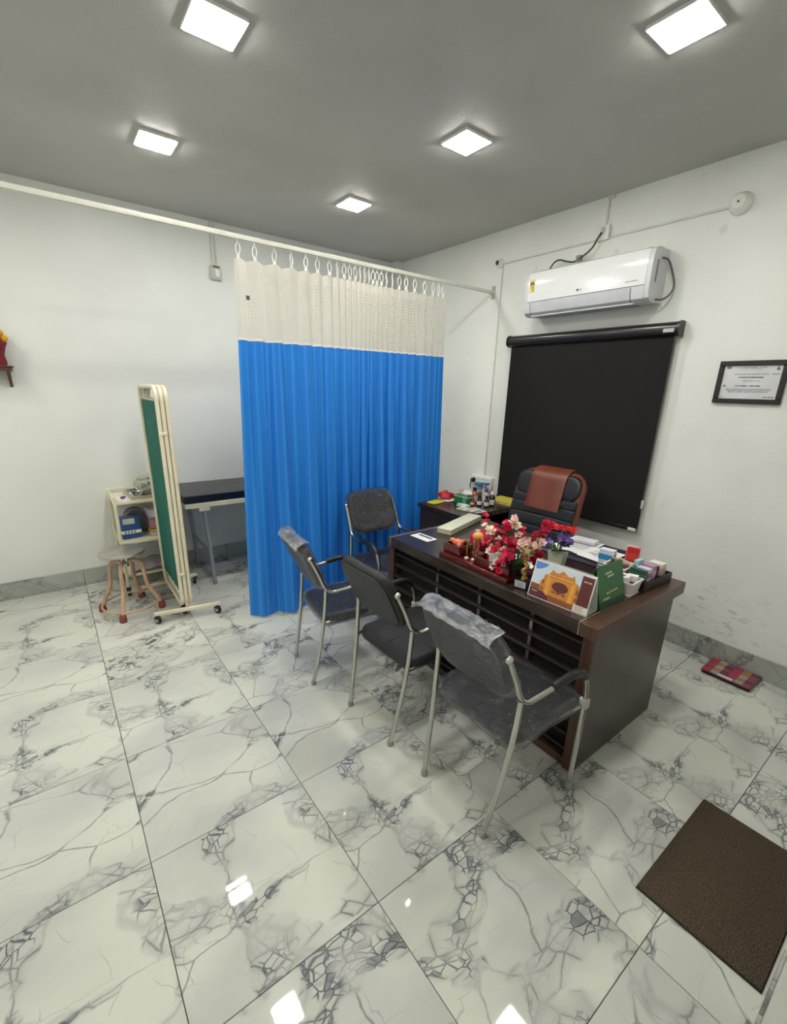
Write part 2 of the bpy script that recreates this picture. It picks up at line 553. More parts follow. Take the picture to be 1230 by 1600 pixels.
def smooth_path(pts, k=5):
    """Catmull-Rom through the points"""
    P = [Vector(p) for p in pts]; out = []
    for i in range(len(P) - 1):
        p0 = P[max(i - 1, 0)]; p1 = P[i]; p2 = P[i + 1]; p3 = P[min(i + 2, len(P) - 1)]
        for j in range(k):
            t = j / k
            out.append(0.5 * ((2 * p1) + (-p0 + p2) * t + (2 * p0 - 5 * p1 + 4 * p2 - p3) * t * t + (-p0 + 3 * p1 - 3 * p2 + p3) * t ** 3))
    out.append(P[-1])
    return out

# ---- shared materials
marble = marble_material('marble_tile')
marble_skirt = marble_material('marble_skirting', 0.18, 0.8, (176, 179, 170), (158, 160, 154))
wall_white = wall_material('wall_paint', (230, 231, 225))
wall_stained = wall_material('wall_paint_scuffed', (230, 231, 225), True)
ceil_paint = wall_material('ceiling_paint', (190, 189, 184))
white_pl = M('white_plastic', (228, 228, 222), 0.35)
grey_pl = M('grey_plastic', (150, 150, 150), 0.45)
black_pl = M('black_plastic', (22, 22, 24), 0.4)
cream = M('cream_enamel', (228, 220, 192), 0.35, var=0.04)
chrome = M('chrome_tube', (196, 194, 188), 0.22, 1.0, var=0.05)
alu = M('brushed_aluminium', (170, 168, 162), 0.35, 0.9)
leather = M('black_leatherette', (22, 22, 26), 0.40, bump=0.10, bscale=180, var=0.15)
leather2 = M('black_upholstery', (27, 28, 28), 0.55, bump=0.15, bscale=240, var=0.12)
brown_leather = M('brown_leatherette', (112, 54, 36), 0.38, bump=0.10, bscale=160, var=0.12)
film = clear_plastic('clear_wrapping_film')
film_fold = clear_plastic('bunched_wrapping_film', 0.42, 0.08)
desk_wood = wood_material('dark_walnut_laminate', (42, 32, 28), (60, 46, 38), 0.24, 'Y')
desk_panel = wood_material('dark_walnut_panel', (48, 40, 34), (62, 52, 45), 0.30, 'Z')
desk_edge = wood_material('brown_edge_band', (66, 44, 33), (90, 62, 47), 0.34, 'Z')
slat_wood = wood_material('brown_slat', (38, 26, 21), (50, 34, 27), 0.45, 'Y')
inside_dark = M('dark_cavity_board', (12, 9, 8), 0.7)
paper = M('white_paper', (232, 232, 230), 0.6, var=0.03)
print_grey = M('grey_print', (120, 122, 124), 0.6)
print_dark = M('dark_print', (60, 60, 62), 0.6)
maroon = wood_material('maroon_lacquer', (72, 14, 16), (98, 24, 24), 0.22, 'Y', 0.3)
glass = glass_material('clear_glass')
gold = M('gold_plate', (206, 172, 92), 0.25, 1.0)
# ------------------------------------------------------------------ floor
floor = G().box((XL - 0.2, YR - 0.2, -0.06), (XR + 0.2, YB + 0.2, -0.012)).build('floor', M('grout_bed', (128, 124, 114), 0.8))
struct(floor)
tile_cache = {}
prints = [(0.0, 0.0, 0.0), (2.7, 1.9, 0.3), (5.1, 7.3, 0.8), (9.4, 3.6, 1.4)]
ti = 0
xs = [TX0 + TS * k for k in range(-4, 7)]
ys = [TY0 + TS * k for k in range(-7, 3)]
for a in range(len(xs) - 1):
    for c in range(len(ys) - 1):
        x0, x1 = max(xs[a], XL), min(xs[a + 1], XR)
        y0, y1 = max(ys[c], YR if x0 < XP else YF), min(ys[c + 1], YB)
        if x1 - x0 < 0.02 or y1 - y0 < 0.02:
            continue
        key = (round(x1 - x0, 3), round(y1 - y0, 3), round(x0 - xs[a], 3), round(y0 - ys[c], 3))
        if key not in tile_cache:
            g = G()
            ox, oy = (xs[a] + xs[a + 1]) / 2, (ys[c] + ys[c + 1]) / 2
            gp = 0.0011
            b_ = 0.0016
            lo = (x0 + gp - ox, y0 + gp - oy); hi = (x1 - gp - ox, y1 - gp - oy)
            r0 = [g.vert((lo[0], lo[1], -0.011)), g.vert((hi[0], lo[1], -0.011)), g.vert((hi[0], hi[1], -0.011)), g.vert((lo[0], hi[1], -0.011))]
            r1 = [g.vert((lo[0], lo[1], -b_)), g.vert((hi[0], lo[1], -b_)), g.vert((hi[0], hi[1], -b_)), g.vert((lo[0], hi[1], -b_))]
            r2 = [g.vert((lo[0] + b_, lo[1] + b_, 0)), g.vert((hi[0] - b_, lo[1] + b_, 0)), g.vert((hi[0] - b_, hi[1] - b_, 0)), g.vert((lo[0] + b_, hi[1] - b_, 0))]
            g.ring_strip([r0, r1, r2], True, True, True)
            tile_cache[key] = (g.mesh('tile', marble, 20))
        o = link('tile', tile_cache[key], floor)
        o.location = ((xs[a] + xs[a + 1]) / 2, (ys[c] + ys[c + 1]) / 2, 0)
        o['shift'] = list(prints[(a * 3 + c * 5 + (a * c) // 3) % 4])
        ti += 1

# ------------------------------------------------------------------ ceiling and walls
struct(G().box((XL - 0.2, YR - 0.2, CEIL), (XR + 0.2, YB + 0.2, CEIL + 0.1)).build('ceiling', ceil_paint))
struct(G().box((XL - 0.2, YB, -0.06), (XR + 0.2, YB + 0.12, CEIL)).build('wall_left', wall_white))
wr = G()
wr.box((XR, YF - 0.2, -0.06), (XR + 0.15, YB, CEIL))
struct(wr.build('wall_right', wall_stained))
struct(G().box((-0.085, -0.11, 0), (0, 0, CEIL)).build('trim_1', wall_white))         # corner pilaster
struct(G().box((XL - 0.12, YR - 0.2, -0.06), (XL, YB, CEIL)).build('wall_side', wall_white))
# wall behind the photographer with the doorway the mat lies in front of
DX0, DX1, DH = -1.82, -0.92, 2.1
wf = G()
wf.box((XP, YR, -0.06), (DX0, YF, CEIL))
wf.box((DX1, YF - 0.2, -0.06), (XR, YF, CEIL))
wf.box((DX0, YF - 0.2, DH), (DX1, YF, CEIL))
struct(wf.build('wall_front', wall_white))
struct(G().box((XL, YR - 0.12, -0.06), (DX0, YR, CEIL)).build('wall_back', wall_white))
door = struct(G().box((DX0 + 0.05, YF - 0.13, 0.005), (DX1 - 0.05, YF - 0.09, DH - 0.05)).build('door_1', M('door_laminate', (196, 190, 178), 0.4)))
fr = G()
fr.box((DX0, YF - 0.16, 0), (DX0 + 0.05, YF - 0.004, DH)); fr.box((DX1 - 0.05, YF - 0.16, 0), (DX1, YF - 0.004, DH)); fr.box((DX0 + 0.05, YF - 0.16, DH - 0.05), (DX1 - 0.05, YF - 0.004, DH))
fr.build('door_frame', M('door_frame_paint', (205, 203, 198), 0.4), door)
G().tube([(DX1 - 0.12, YF - 0.09, 1.0), (DX1 - 0.12, YF - 0.045, 1.0), (DX1 - 0.24, YF - 0.045, 1.0)], 0.009).build('door_handle', chrome, door)

# ---- skirting, laid in marble pieces
BBH = 0.145
def skirting(name, along, a0, a1, fixed, sign):
    root = G()
    if along == 'x':
        root.box((a0, min(fixed, fixed + sign * 0.004), 0), (a1, max(fixed, fixed + sign * 0.004), BBH - 0.004))
    else:
        root.box((min(fixed, fixed + sign * 0.004), a0, 0), (max(fixed, fixed + sign * 0.004), a1, BBH - 0.004))
    base = struct(root.build(name, M('skirting_mortar', (196, 192, 182), 0.8)))
    cuts = [a0]
    start = TX0 if along == 'x' else TY0
    k = math.ceil((a0 - start) / TS - 1e-6)
    while start + k * TS < a1 - 0.02:
        if start + k * TS > a0 + 0.02: cuts.append(start + k * TS)
        k += 1
    cuts.append(a1)
    for i in range(len(cuts) - 1):
        p0, p1 = cuts[i] + 0.001, cuts[i + 1] - 0.001
        f0, f1 = sorted((fixed + sign * 0.004, fixed + sign * 0.013))
        g = G()
        if along == 'x': g.rbox((p0, f0, 0.001), (p1, f1, BBH), 0.0015, 1)
        else: g.rbox((f0, p0, 0.001), (f1, p1, BBH), 0.0015, 1)
        o = g.build('tile', marble_skirt, base)
        o['shift'] = [i * 1.7, i * 0.9, i * 0.37 + (2.0 if along == 'x' else 5.0)]
    return base
skirting('baseboard_left', 'x', XL, -0.09, YB, -1)
skirting('baseboard_right', 'y', YF, -0.115, XR, -1)
skirting('baseboard_front', 'x', XP, DX0 - 0.03, YF, 1)
skirting('baseboard_back', 'x', XL + 0.02, XP - 0.014, YR, 1)
skirting('baseboard_return', 'y', YR + 0.014, YF, XP, -1)
skirting('baseboard_side', 'y', YR + 0.02, -0.02, XL, 1)

# ------------------------------------------------------------------ ceiling lights
lamp_face = emit_material('led_diffuser', LAMP_COLOUR, LAMP_STRENGTH)
lamp_rim = M('lamp_rim_white', (222, 222, 218), 0.4)
lamps = [(-2.585, -1.14, 'square ceiling light nearest the left wall, above the curtain rod end'),
         (-2.585, -2.245, 'square ceiling light at the top edge left of centre'),
         (-1.26, -1.12, 'smallest square ceiling light, nearest the room corner above the curtain'),
         (-1.26, -2.265, 'square ceiling light in the middle, above the desk'),
         (-1.235, -3.345, 'square ceiling light at the top right, nearest the right wall'),
         (-2.585, -3.35, 'square ceiling light overhead beside the photographer'),
         (-4.45, -1.14, 'square ceiling light outside the view on the left, nearest the left wall'),
         (-4.45, -2.25, 'square ceiling light outside the view on the left, middle of its row'),
         (-4.45, -3.35, 'square ceiling light outside the view behind the photographer on the left')]
for x, y, lab in lamps:
    t = thing('ceiling_light', lab, 'light', (x, y, CEIL), 0, 'square led ceiling lights')
    h = 0.094
    g = G()
    for s_ in (-1, 1):
        g.box((s_ * h - 0.004, -h - 0.004, -0.013), (s_ * h + 0.004, h + 0.004, 0))
        g.box((-h + 0.004, s_ * h - 0.004, -0.013), (h - 0.004, s_ * h + 0.004, 0))
    g.build('frame', lamp_rim, t)
    d = G(); hh = h - 0.004
    d.rbox((-hh, -hh, -0.018), (hh, hh, -0.002), 0.003, 2)
    d.build('diffuser', lamp_face, t)
# ------------------------------------------------------------------ curtain track and curtain
track = thing('curtain_rail', 'long white curtain rail crossing the room below the ceiling', 'curtain rail', (0, 0, 0))
RY, RZ = -1.42, 2.513
g = G(); g.rbox((XL, RY - 0.013, RZ - 0.013), (-0.006, RY + 0.013, RZ + 0.013), 0.004, 2); g.build('rail', M('rail_paint', (226, 224, 212), 0.4), track)
g = G(); g.rbox((-0.008, RY - 0.02, RZ - 0.05), (0, RY + 0.02, RZ + 0.05), 0.003, 1); g.build('wall_bracket', M('bracket_grey', (176, 176, 172), 0.4, 0.3), track)

CX0, CX1 = -2.285, -0.575
ring_x = [-2.262, -2.16, -2.035, -1.92, -1.82, -1.735, -1.645, -1.585, -1.53, -1.485, -1.44, -1.40, -1.36, -1.325, -1.29, -1.255, -1.215, -1.17, -1.115, -1.05, -0.985, -0.90, -0.80, -0.71, -0.65, -0.60]
def fold_at(x):
    """phase of the folds at x: one fold per ring"""
    for i in range(len(ring_x) - 1):
        if x <= ring_x[i + 1]:
            return i + (x - ring_x[i]) / (ring_x[i + 1] - ring_x[i])
    return len(ring_x) - 1
ZT, ZM, ZB = 2.400, 1.955, 0.022
rnd_amp = [random.uniform(0.6, 1.3) for _ in range(40)]
rnd_ph = [random.uniform(-0.5, 0.5) for _ in range(40)]
def curtain_point(u, z):
    x = CX0 + (CX1 - CX0) * u
    ph = fold_at(x); i = int(max(0, min(ph, 38)))
    fr_ = ph - i
    amp = (rnd_amp[i] * (1 - fr_) + rnd_amp[i + 1] * fr_)
    sp_ = ring_x[min(i + 1, len(ring_x) - 1)] - ring_x[min(i, len(ring_x) - 2)] if i < len(ring_x) - 1 else 0.05
    depth = min(0.045, 0.30 * max(sp_, 0.05))
    k = (ZT - z) / (ZT - ZB)
    ks = k * k * (3 - 2 * k)
    w = math.cos(2 * math.pi * ph) * depth * amp * (0.62 - 0.30 * ks)
    w += 0.042 * ks * math.sin(2 * math.pi * (ph * 0.5 + 0.15 * math.sin(3.1 * x)) + 0.6) * amp
    w += 0.026 * k * math.sin(7.0 * x + 1.8 * k + 1.0) + 0.010 * k * math.sin(19 * x - 2.5 * k)
    w += 0.0045 * math.sin(47 * x + 5 * k) * min(1, 2.5 * k)
    y = RY - w - 0.03 * k + 0.035 * k * math.exp(-((u) / 0.12) ** 2)
    xx = x + 0.012 * math.sin(2 * math.pi * ph + 0.8) * min(1.0, 0.3 + k)
    xx += -0.045 * k * (1 - u) ** 4 + 0.035 * k * u ** 4
    sag = 0.0035 * (1 - math.cos(2 * math.pi * ph)) * max(0.0, 1 - 3.5 * k)
    zz = z - sag
    return (xx, y, zz)
NU = 560
arc = [0.0]
for i in range(NU):
    p = Vector(curtain_point(i / NU, 1.0)); q = Vector(curtain_point((i + 1) / NU, 1.0))
    arc.append(arc[-1] + (Vector((q.x, q.y)) - Vector((p.x, p.y))).length)
def arc_at(u):
    return arc[int(round(u * NU))]
cur = thing('hospital_curtain', 'blue hospital cubicle curtain with white net top hanging on rings', 'curtain', (-1.43, RY, 0))
def local(fn, off=Vector((-1.43, RY, 0))):
    return lambda u, v: tuple(Vector(fn(u, v)) - off)
g = G(); g.grid(local(lambda u, v: curtain_point(u, ZM + (ZT - ZM) * v)), NU, 14, lambda u, v: (arc_at(u), ZM + (ZT - ZM) * v))
net = g.build('net_panel', net_material('white_net'), cur, 80)
g = G(); g.grid(local(lambda u, v: curtain_point(u, ZB + (ZM - ZB) * v)), NU, 34, lambda u, v: (arc_at(u), ZB + (ZM - ZB) * v))
g.build('cloth_panel', blue_cloth('blue_curtain_cloth'), cur, 80)
g = G(); g.grid(local(lambda u, v: tuple(Vector(curtain_point(u, ZM - 0.006 + 0.014 * v)) + Vector((0, -0.0015, 0)))), NU, 1)
g.build('seam_tape', M('seam_tape_white', (224, 222, 214), 0.7), cur, 80)
ring_m = M('ring_plastic_white', (236, 234, 228), 0.3)
ringmesh = G(); ringmesh.tube([(0.013 * math.cos(a * math.pi / 8), 0.004 * math.sin(a * math.pi / 8), 0.030 * math.sin(a * math.pi / 8)) for a in range(16)], 0.0028, 6, closed=True)
ringmesh.box((-0.009, -0.003, -0.052), (0.009, 0.003, -0.026))
ringmesh.cyl((0, 0, 0.028), (0, 0, 0.050), 0.003, seg=6)
g = G(); lp = Vector(curtain_point(0.045, 2.20)) - Vector((-1.43, RY + 0.004, 0))
g.box((lp.x - 0.010, lp.y - 0.003, lp.z - 0.012), (lp.x + 0.012, lp.y - 0.001, lp.z + 0.012)); g.build('maker_tag', M('tag_dark', (70, 72, 80), 0.6), cur)
rm = ringmesh.mesh('ring', ring_m)
for x in ring_x:
    u = (x - CX0) / (CX1 - CX0)
    p = curtain_point(max(0, min(1, u)), ZT)
    o = link('ring', rm, cur)
    o.location = (p[0] + 1.43, (RY - RY) * 1.0, RZ - 0.013 - 0.049)
    o.rotation_euler = (0, 0, random.uniform(-0.8, 0.8))

# ------------------------------------------------------------------ things on the left wall
t = thing('switch_box', 'small grey switch box on left wall below the curtain rail', 'switch box', (-1.962, 0, 2.592))
g = G(); g.rbox((-0.045, -0.035, -0.055), (0.045, 0, 0.055), 0.008, 2); g.build('housing', M('switch_box_cream', (196, 194, 180), 0.4), t)
g = G(); g.rbox((-0.012, -0.042, -0.035), (0.024, -0.034, 0.025), 0.004, 1); g.build('cover', white_pl, t)
g = G(); g.box((-0.028, -0.037, 0.035), (0.03, -0.033, 0.05)); g.build('slot', M('slot_shadow_grey', (92, 92, 84), 0.6), t)
for dx in (-0.018, 0.014):
    g = G(); g.rbox((dx - 0.006, -0.012, 0.055), (dx + 0.006, 0, CEIL - 2.592), 0.002, 1); g.build('conduit', M('conduit_paint', (206, 205, 196), 0.45), t)

shelf = thing('wall_shelf', 'wooden bracket shelf on left wall at the frame edge', 'shelf', (-3.60, 0, 1.745))
wood_b = wood_material('reddish_shelf_wood', (74, 40, 30), (104, 62, 44), 0.4, 'X')
g = G(); g.rbox((-0.14, -0.17, -0.012), (0.135, 0, 0.012), 0.004, 2); g.build('board', wood_b, shelf)
g = G(); g.rbox((-0.15, -0.18, 0.012), (0.145, 0, 0.022), 0.003, 1); g.build('rim', M('shelf_rim_brown', (92, 62, 48), 0.45), shelf)
for sx in (-0.11, 0.11):
    g = G(); g.prism([(0, 0), (-0.14, 0), (-0.09, -0.03), (-0.03, -0.09), (0, -0.11)], lambda u, v, n, sx=sx: (sx + n - 0.009, u - 0.0005, v - 0.012), 0.018); g.build('bracket', wood_b, shelf)
idol = thing('draped_figure', 'maroon draped bundle with yellow garland on the wall shelf', 'figurine', (-3.60, -0.085, 1.768))
g = G(); g.lathe([(0.10, 0.0), (0.105, 0.02), (0.098, 0.07), (0.11, 0.12), (0.122, 0.15), (0.11, 0.19), (0.08, 0.22), (0.05, 0.235), (0.0, 0.24)], seg=24)
g.v = [(x * (1.1 + 0.06 * math.sin(7 * math.atan2(y, x))), y * 0.65, z) for x, y, z in g.v]
g.build('drape', M('maroon_cloth', (122, 22, 36), 0.75, bump=0.3, bscale=40, var=0.25), idol)
g = G()
for k in range(22):
    a = 2 * math.pi * k / 22
    g.ball((0.128 * math.cos(a), 0.075 * math.sin(a), 0.205 + 0.02 * math.cos(a * 2) - (0.045 if k % 22 in (0, 1, 21) else 0)), 0.021, seg=8, rings=5)
g.build('garland', M('yellow_marigold', (226, 172, 26), 0.8, bump=0.6, bscale=120, var=0.25), idol)

# ------------------------------------------------------------------ things on the right wall
cond = M('wall_conduit', (208, 206, 196), 0.45)
t = thing('wall_conduit', 'thin white cable conduit running along right wall above air conditioner', 'conduit', (0, 0, 0))
g = G(); g.rbox((-0.010, -3.19, 2.716), (0, -1.51, 2.728), 0.003, 1); g.build('run', cond, t)
g = G(); g.rbox((-0.010, -1.512, 0.90), (0, -1.500, 2.728), 0.003, 1); g.build('drop', cond, t)
g = G(); g.rbox((-0.010, -2.411, 2.80), (0, -2.399, CEIL), 0.003, 1); g.build('riser', cond, t)
g = G(); g.rbox((-0.016, -2.44, CEIL - 0.02), (0, -2.395, CEIL), 0.003, 1); g.build('clip', cond, t)

t = thing('bulb_holder', 'white round lamp holder with dark red centre left of air conditioner', 'lamp holder', (0, -1.475, 2.728))
g = G(); g.T = Matrix.Rotation(-math.pi / 2, 4, 'Y'); g.lathe([(0.036, 0.0), (0.036, 0.012), (0.028, 0.016), (0.024, 0.042), (0.021, 0.045)], seg=20); g.build('body', white_pl, t)
g = G(); g.T = Matrix.Rotation(-math.pi / 2, 4, 'Y'); g.lathe([(0.019, 0.043), (0.017, 0.049), (0.002, 0.050)], seg=16); g.build('socket', M('dark_red_socket', (92, 26, 26), 0.35), t)

t = thing('round_lamp_holder', 'white dome-shaped holder at the right end of the wall conduit', 'lamp holder', (0, -3.212, 2.726))
g = G(); g.T = Matrix.Rotation(-math.pi / 2, 4, 'Y'); g.lathe([(0.056, 0.0), (0.056, 0.018), (0.050, 0.026), (0.042, 0.060), (0.034, 0.068), (0.026, 0.060)], seg=24); g.build('body', white_pl, t)
g = G(); g.T = Matrix.Rotation(-math.pi / 2, 4, 'Y'); g.lathe([(0.026, 0.056), (0.024, 0.060), (0.001, 0.0605)], seg=18); g.build('cap', M('cap_offwhite', (214, 208, 202), 0.4), t)
g = G(); g.T = Matrix.Rotation(-math.pi / 2, 4, 'Y'); g.lathe([(0.006, 0.0605), (0.005, 0.063), (0.001, 0.0632)], seg=10); g.build('contact', black_pl, t)

t = thing('power_socket', 'white socket box on conduit above the air conditioner', 'socket', (0, -2.40, 2.755))
g = G(); g.rbox((-0.032, -0.045, -0.045), (0, 0.045, 0.045), 0.006, 2); g.build('box', white_pl, t)
g = G(); g.rbox((-0.040, -0.018, -0.012), (-0.031, 0.010, 0.030), 0.003, 1); g.build('plug', M('plug_grey', (192, 190, 180), 0.4), t)
g = G(); g.tube(smooth_path([(-0.042, 0.0, 0.0), (-0.05, 0.015, -0.03), (-0.05, 0.05, -0.085), (-0.06, 0.10, -0.125), (-0.05, 0.18, -0.15), (-0.045, 0.25, -0.135), (-0.045, 0.31, -0.115), (-0.06, 0.345, -0.13), (-0.09, 0.355, -0.175)]), 0.006, 8); g.build('cable', M('dark_cable', (52, 50, 48), 0.5), t)
g = G(); g.rbox((-0.06, 0.125, -0.155), (-0.035, 0.165, -0.115), 0.004, 1); g.build('cable_clamp', M('clamp_grey', (128, 126, 118), 0.5), t)

# ---- air conditioner
AY0, AY1 = -2.872, -1.925
ac = thing('air_conditioner', 'white split air conditioner mounted above the black roller blind', 'air conditioner', (0, (AY0 + AY1) / 2, 2.405))
ac_white = M('glossy_appliance_white', (232, 233, 232), 0.16, coat=0.4, var=0.02)
ac_under = M('appliance_white_matt', (206, 208, 210), 0.35, var=0.02)
HW = (AY1 - AY0) / 2
# cross-section (x out of the wall is negative, z about the unit's middle)
sec = [(-0.002, 0.158), (-0.13, 0.160), (-0.165, 0.155), (-0.190, 0.142), (-0.203, 0.115), (-0.207, 0.05), (-0.206, -0.058)]
sec2 = [(-0.206, -0.062), (-0.204, -0.10), (-0.192, -0.135), (-0.168, -0.153), (-0.14, -0.160), (-0.002, -0.150), (-0.002, -0.062)]
def extr(sec_, y0, y1, g):
    n = len(sec_)
    a = [g.vert((x, y0, z)) for x, z in sec_]; b = [g.vert((x, y1, z)) for x, z in sec_]
    for k in range(n):
        g.face((a[k], a[(k + 1) % n], b[(k + 1) % n], b[k]))
    g.face(list(reversed(a))); g.face(b)
    return g
body = extr(sec + [(-0.002, -0.058)], -HW + 0.03, HW - 0.03, G()).build('front_panel', ac_white, ac, 30)
extr(sec2, -HW + 0.03, HW - 0.03, G()).build('lower_casing', ac_under, ac, 30)
full = [(x * 0.985, z * 0.985) for x, z in sec[:-1]] + [(x * 0.985, z * 0.985) for x, z in sec2[:-1]]
for sgn in (-1, 1):
    y0, y1 = sorted((sgn * (HW - 0.03), sgn * HW))
    extr(full, y0, y1, G()).build('end_cap', ac_under, ac, 30)
g = G(); g.box((-0.2095, -HW + 0.075, -0.0615), (-0.2035, HW - 0.06, -0.0585)); g.build('panel_gap', M('gap_grey', (120, 122, 124), 0.5), ac)
# louvre flap with its gaps
flap = [(-0.2085, -0.066), (-0.2070, -0.10), (-0.195, -0.136), (-0.172, -0.153), (-0.168, -0.150), (-0.19, -0.132), (-0.202, -0.098), (-0.2035, -0.066)]
lv = extr(flap, -HW + 0.115, HW - 0.065, G()).build('louvre', M('louvre_grey', (196, 198, 201), 0.3), ac, 30)
for y in (-HW + 0.112, HW - 0.062):
    g = extr([(x - 0.0004, z) for x, z in flap], y - 0.0015, y + 0.0015, G()); g.build('louvre_gap', M('gap_grey', (120, 122, 124), 0.5), ac)
g = G(); g.box((-0.172, -HW + 0.10, -0.1575), (-0.162, HW - 0.055, -0.153)); g.build('outlet_lip', M('outlet_lip_white', (238, 240, 242), 0.2), ac)
g = G(); g.box((-0.135, -HW + 0.10, -0.1615), (-0.06, HW - 0.08, -0.157)); g.build('outlet', M('outlet_grey', (150, 152, 154), 0.5), ac)
g = G(); g.box((-0.150, -HW - 0.0015, -0.04), (-0.128, -HW, 0.085)); g.build('side_grille', M('side_grille_grey', (132, 132, 132), 0.5), ac)
# emblem and lettering
g = G(); g.T = Matrix.Rotation(-math.pi / 2, 4, 'Y'); g.lathe([(0.0085, 0.2068), (0.0085, 0.2075), (0.001, 0.2076)], c=(-0.028, 0.0, 0), seg=16)
g.v = [(x, y + 0.02, z) for x, y, z in g.v]; g.build('emblem', M('emblem_dark', (96, 90, 92), 0.4), ac)
put_text('LG', 0.018, print_dark, ac, (-0.2074, -0.002, -0.028), (0, -1, 0), (0, 0, 1))
put_text('DUAL INVERTER', 0.011, print_grey, ac, (-0.2074, -HW + 0.115, -0.030), (0, -1, 0), (0, 0, 1))
g = G(); g.mi = 0; g.box((-0.2075, HW - 0.088, 0.005), (-0.2035, HW - 0.040, 0.095))
g.mi = 1; g.box((-0.2080, HW - 0.083, 0.055), (-0.2070, HW - 0.045, 0.078)); g.mi = 2
for k in range(5): g.box((-0.2080, HW - 0.083, 0.012 + 0.008 * k), (-0.2070, HW - 0.083 + 0.014 + 0.005 * k, 0.016 + 0.008 * k))
g.build('energy_label', [M('label_yellow', (226, 210, 120), 0.5), M('label_red', (120, 104, 60), 0.5), M('label_green', (90, 130, 70), 0.5)], ac)
g = G(); g.tube(smooth_path([(-0.10, -HW - 0.002, 0.10), (-0.075, -HW - 0.03, 0.085), (-0.05, -HW - 0.055, 0.02), (-0.04, -HW - 0.075, -0.05), (-0.05, -HW - 0.07, -0.10), (-0.075, -HW - 0.04, -0.135), (-0.10, -HW - 0.002, -0.135)]), 0.0065, 8)
g.build('drain_cable', M('grey_cable', (92, 90, 88), 0.5), ac)

# ---- roller blind
bl = thing('roller_blind', 'black roller blind pulled down over the window behind the desk', 'blind', (0, -2.365, 2.09))
blackout = M('blackout_fabric', (19, 15, 13), 0.9, var=0.08, bump=0.1, bscale=300)
cas = M('cassette_black', (36, 34, 35), 0.25, var=0.05)
g = extr([(-0.004, 0.042), (-0.05, 0.045), (-0.075, 0.036), (-0.086, 0.018), (-0.088, -0.005), (-0.080, -0.026), (-0.062, -0.038), (-0.004, -0.040)], -0.672, 0.665, G()); g.build('cassette', cas, bl, 40)
for y in (-0.676, 0.669):
    g = extr([(-0.003, 0.047), (-0.052, 0.050), (-0.080, 0.040), (-0.092, 0.018), (-0.093, -0.008), (-0.084, -0.031), (-0.064, -0.043), (-0.003, -0.045)], y - 0.006, y + 0.006, G()); g.build('end_cap', cas, bl, 40)
g = G(); g.box((-0.047, -0.650, -1.335), (-0.045, 0.648, -0.035)); g.build('fabric', blackout, bl)
g = G(); g.rbox((-0.053, -0.652, -1.352), (-0.039, 0.650, -1.325), 0.004, 2); g.build('bottom_bar', cas, bl)
g = G(); g.rbox((-0.0885, -0.655, -0.020), (-0.0835, -0.590, 0.002), 0.001, 1); g.build('maker_label', M('label_silver', (190, 190, 192), 0.4), bl)
g = G(); g.rbox((-0.057, -0.650, -1.350), (-0.050, -0.590, -1.328), 0.003, 1); g.build('end_tag', white_pl, bl)
g = G(); g.tube([(-0.06, -0.664, -0.04), (-0.06, -0.666, -1.12)], 0.0022, 6); g.tube([(-0.075, -0.664, -0.04), (-0.075, -0.666, -1.12)], 0.0022, 6); g.build('bead_chain', M('chain_grey', (70, 68, 66), 0.4), bl)
g = G(); g.rbox((-0.080, -0.672, -1.17), (-0.055, -0.660, -1.11), 0.003, 1); g.build('chain_holder', M('chain_holder_white', (198, 198, 194), 0.4), bl)
# window the blind covers: white frame and panes
win = struct(G().box((-0.010, -3.035, 0.715), (0, -3.005, 2.06)).box((-0.010, -1.72, 0.715), (0, -1.69, 2.06)).box((-0.010, -3.005, 0.715), (0, -1.72, 0.745)).box((-0.010, -3.005, 2.03), (0, -1.72, 2.06)).build('window_1', M('window_frame_white', (222, 222, 216), 0.4)))
for k in range(2):
    g = G(); g.box((-0.006, -3.005 + 0.645 * k, 0.745), (-0.001, -3.005 + 0.64 * (k + 1), 2.03)); g.build('pane', M('night_pane', (60, 66, 72), 0.1), win)

# ---- framed certificate
ce = thing('framed_certificate', 'dark framed certificate hanging on the right wall', 'picture', (0, -3.462, 1.772))
fm = M('dark_maroon_frame', (32, 16, 22), 0.35)
w2, h2, b2 = 0.168, 0.120, 0.027
for lo, hi in (((-w2, h2 - b2), (w2, h2)), ((-w2, -h2), (w2, -h2 + b2)), ((-w2, -h2 + b2), (-w2 + b2, h2 - b2)), ((w2 - b2, -h2 + b2), (w2, h2 - b2))):
    g = G(); g.rbox((-0.022, lo[0], lo[1]), (-0.002, hi[0], hi[1]), 0.003, 1); g.build('frame_bar', fm, ce)
g = G(); g.box((-0.010, -w2 + b2, -h2 + b2), (-0.004, w2 - b2, h2 - b2)); g.build('paper', M('certificate_paper', (208, 210, 210), 0.35), ce)
X = -0.0106
def printed(name, base, ink, freq):
    mt, nt, b = nodes_of(name)
    tc = N(nt, 'ShaderNodeTexCoord'); n1 = N(nt, 'ShaderNodeTexNoise'); n1.inputs['Scale'].default_value = freq; n1.inputs['Detail'].default_value = 1
    nt.links.new(tc.outputs['Object'], n1.inputs['Vector'])
    nt.links.new(mixc(nt, smooth(nt, n1.outputs['Fac'], 0.52, 0.60), lin(ink), lin(base)), b.inputs['Base Color'])
    b.inputs['Roughness'].default_value = 0.4
    return mt
ink_l = printed('certificate_print', (196, 198, 198), (128, 130, 132), 220); ink_d = printed('certificate_print_bold', (176, 178, 178), (70, 72, 74), 160)
def words(y0, y1, z, h, mi=0):
    g = G(); g.box((X, -y1, z - h / 2), (X + 0.0008, -y0, z + h / 2)); g.build('text_line', (ink_l, ink_d)[mi], ce)
words(-0.07, 0.07, 0.082, 0.004); words(-0.05, 0.05, 0.074, 0.003)
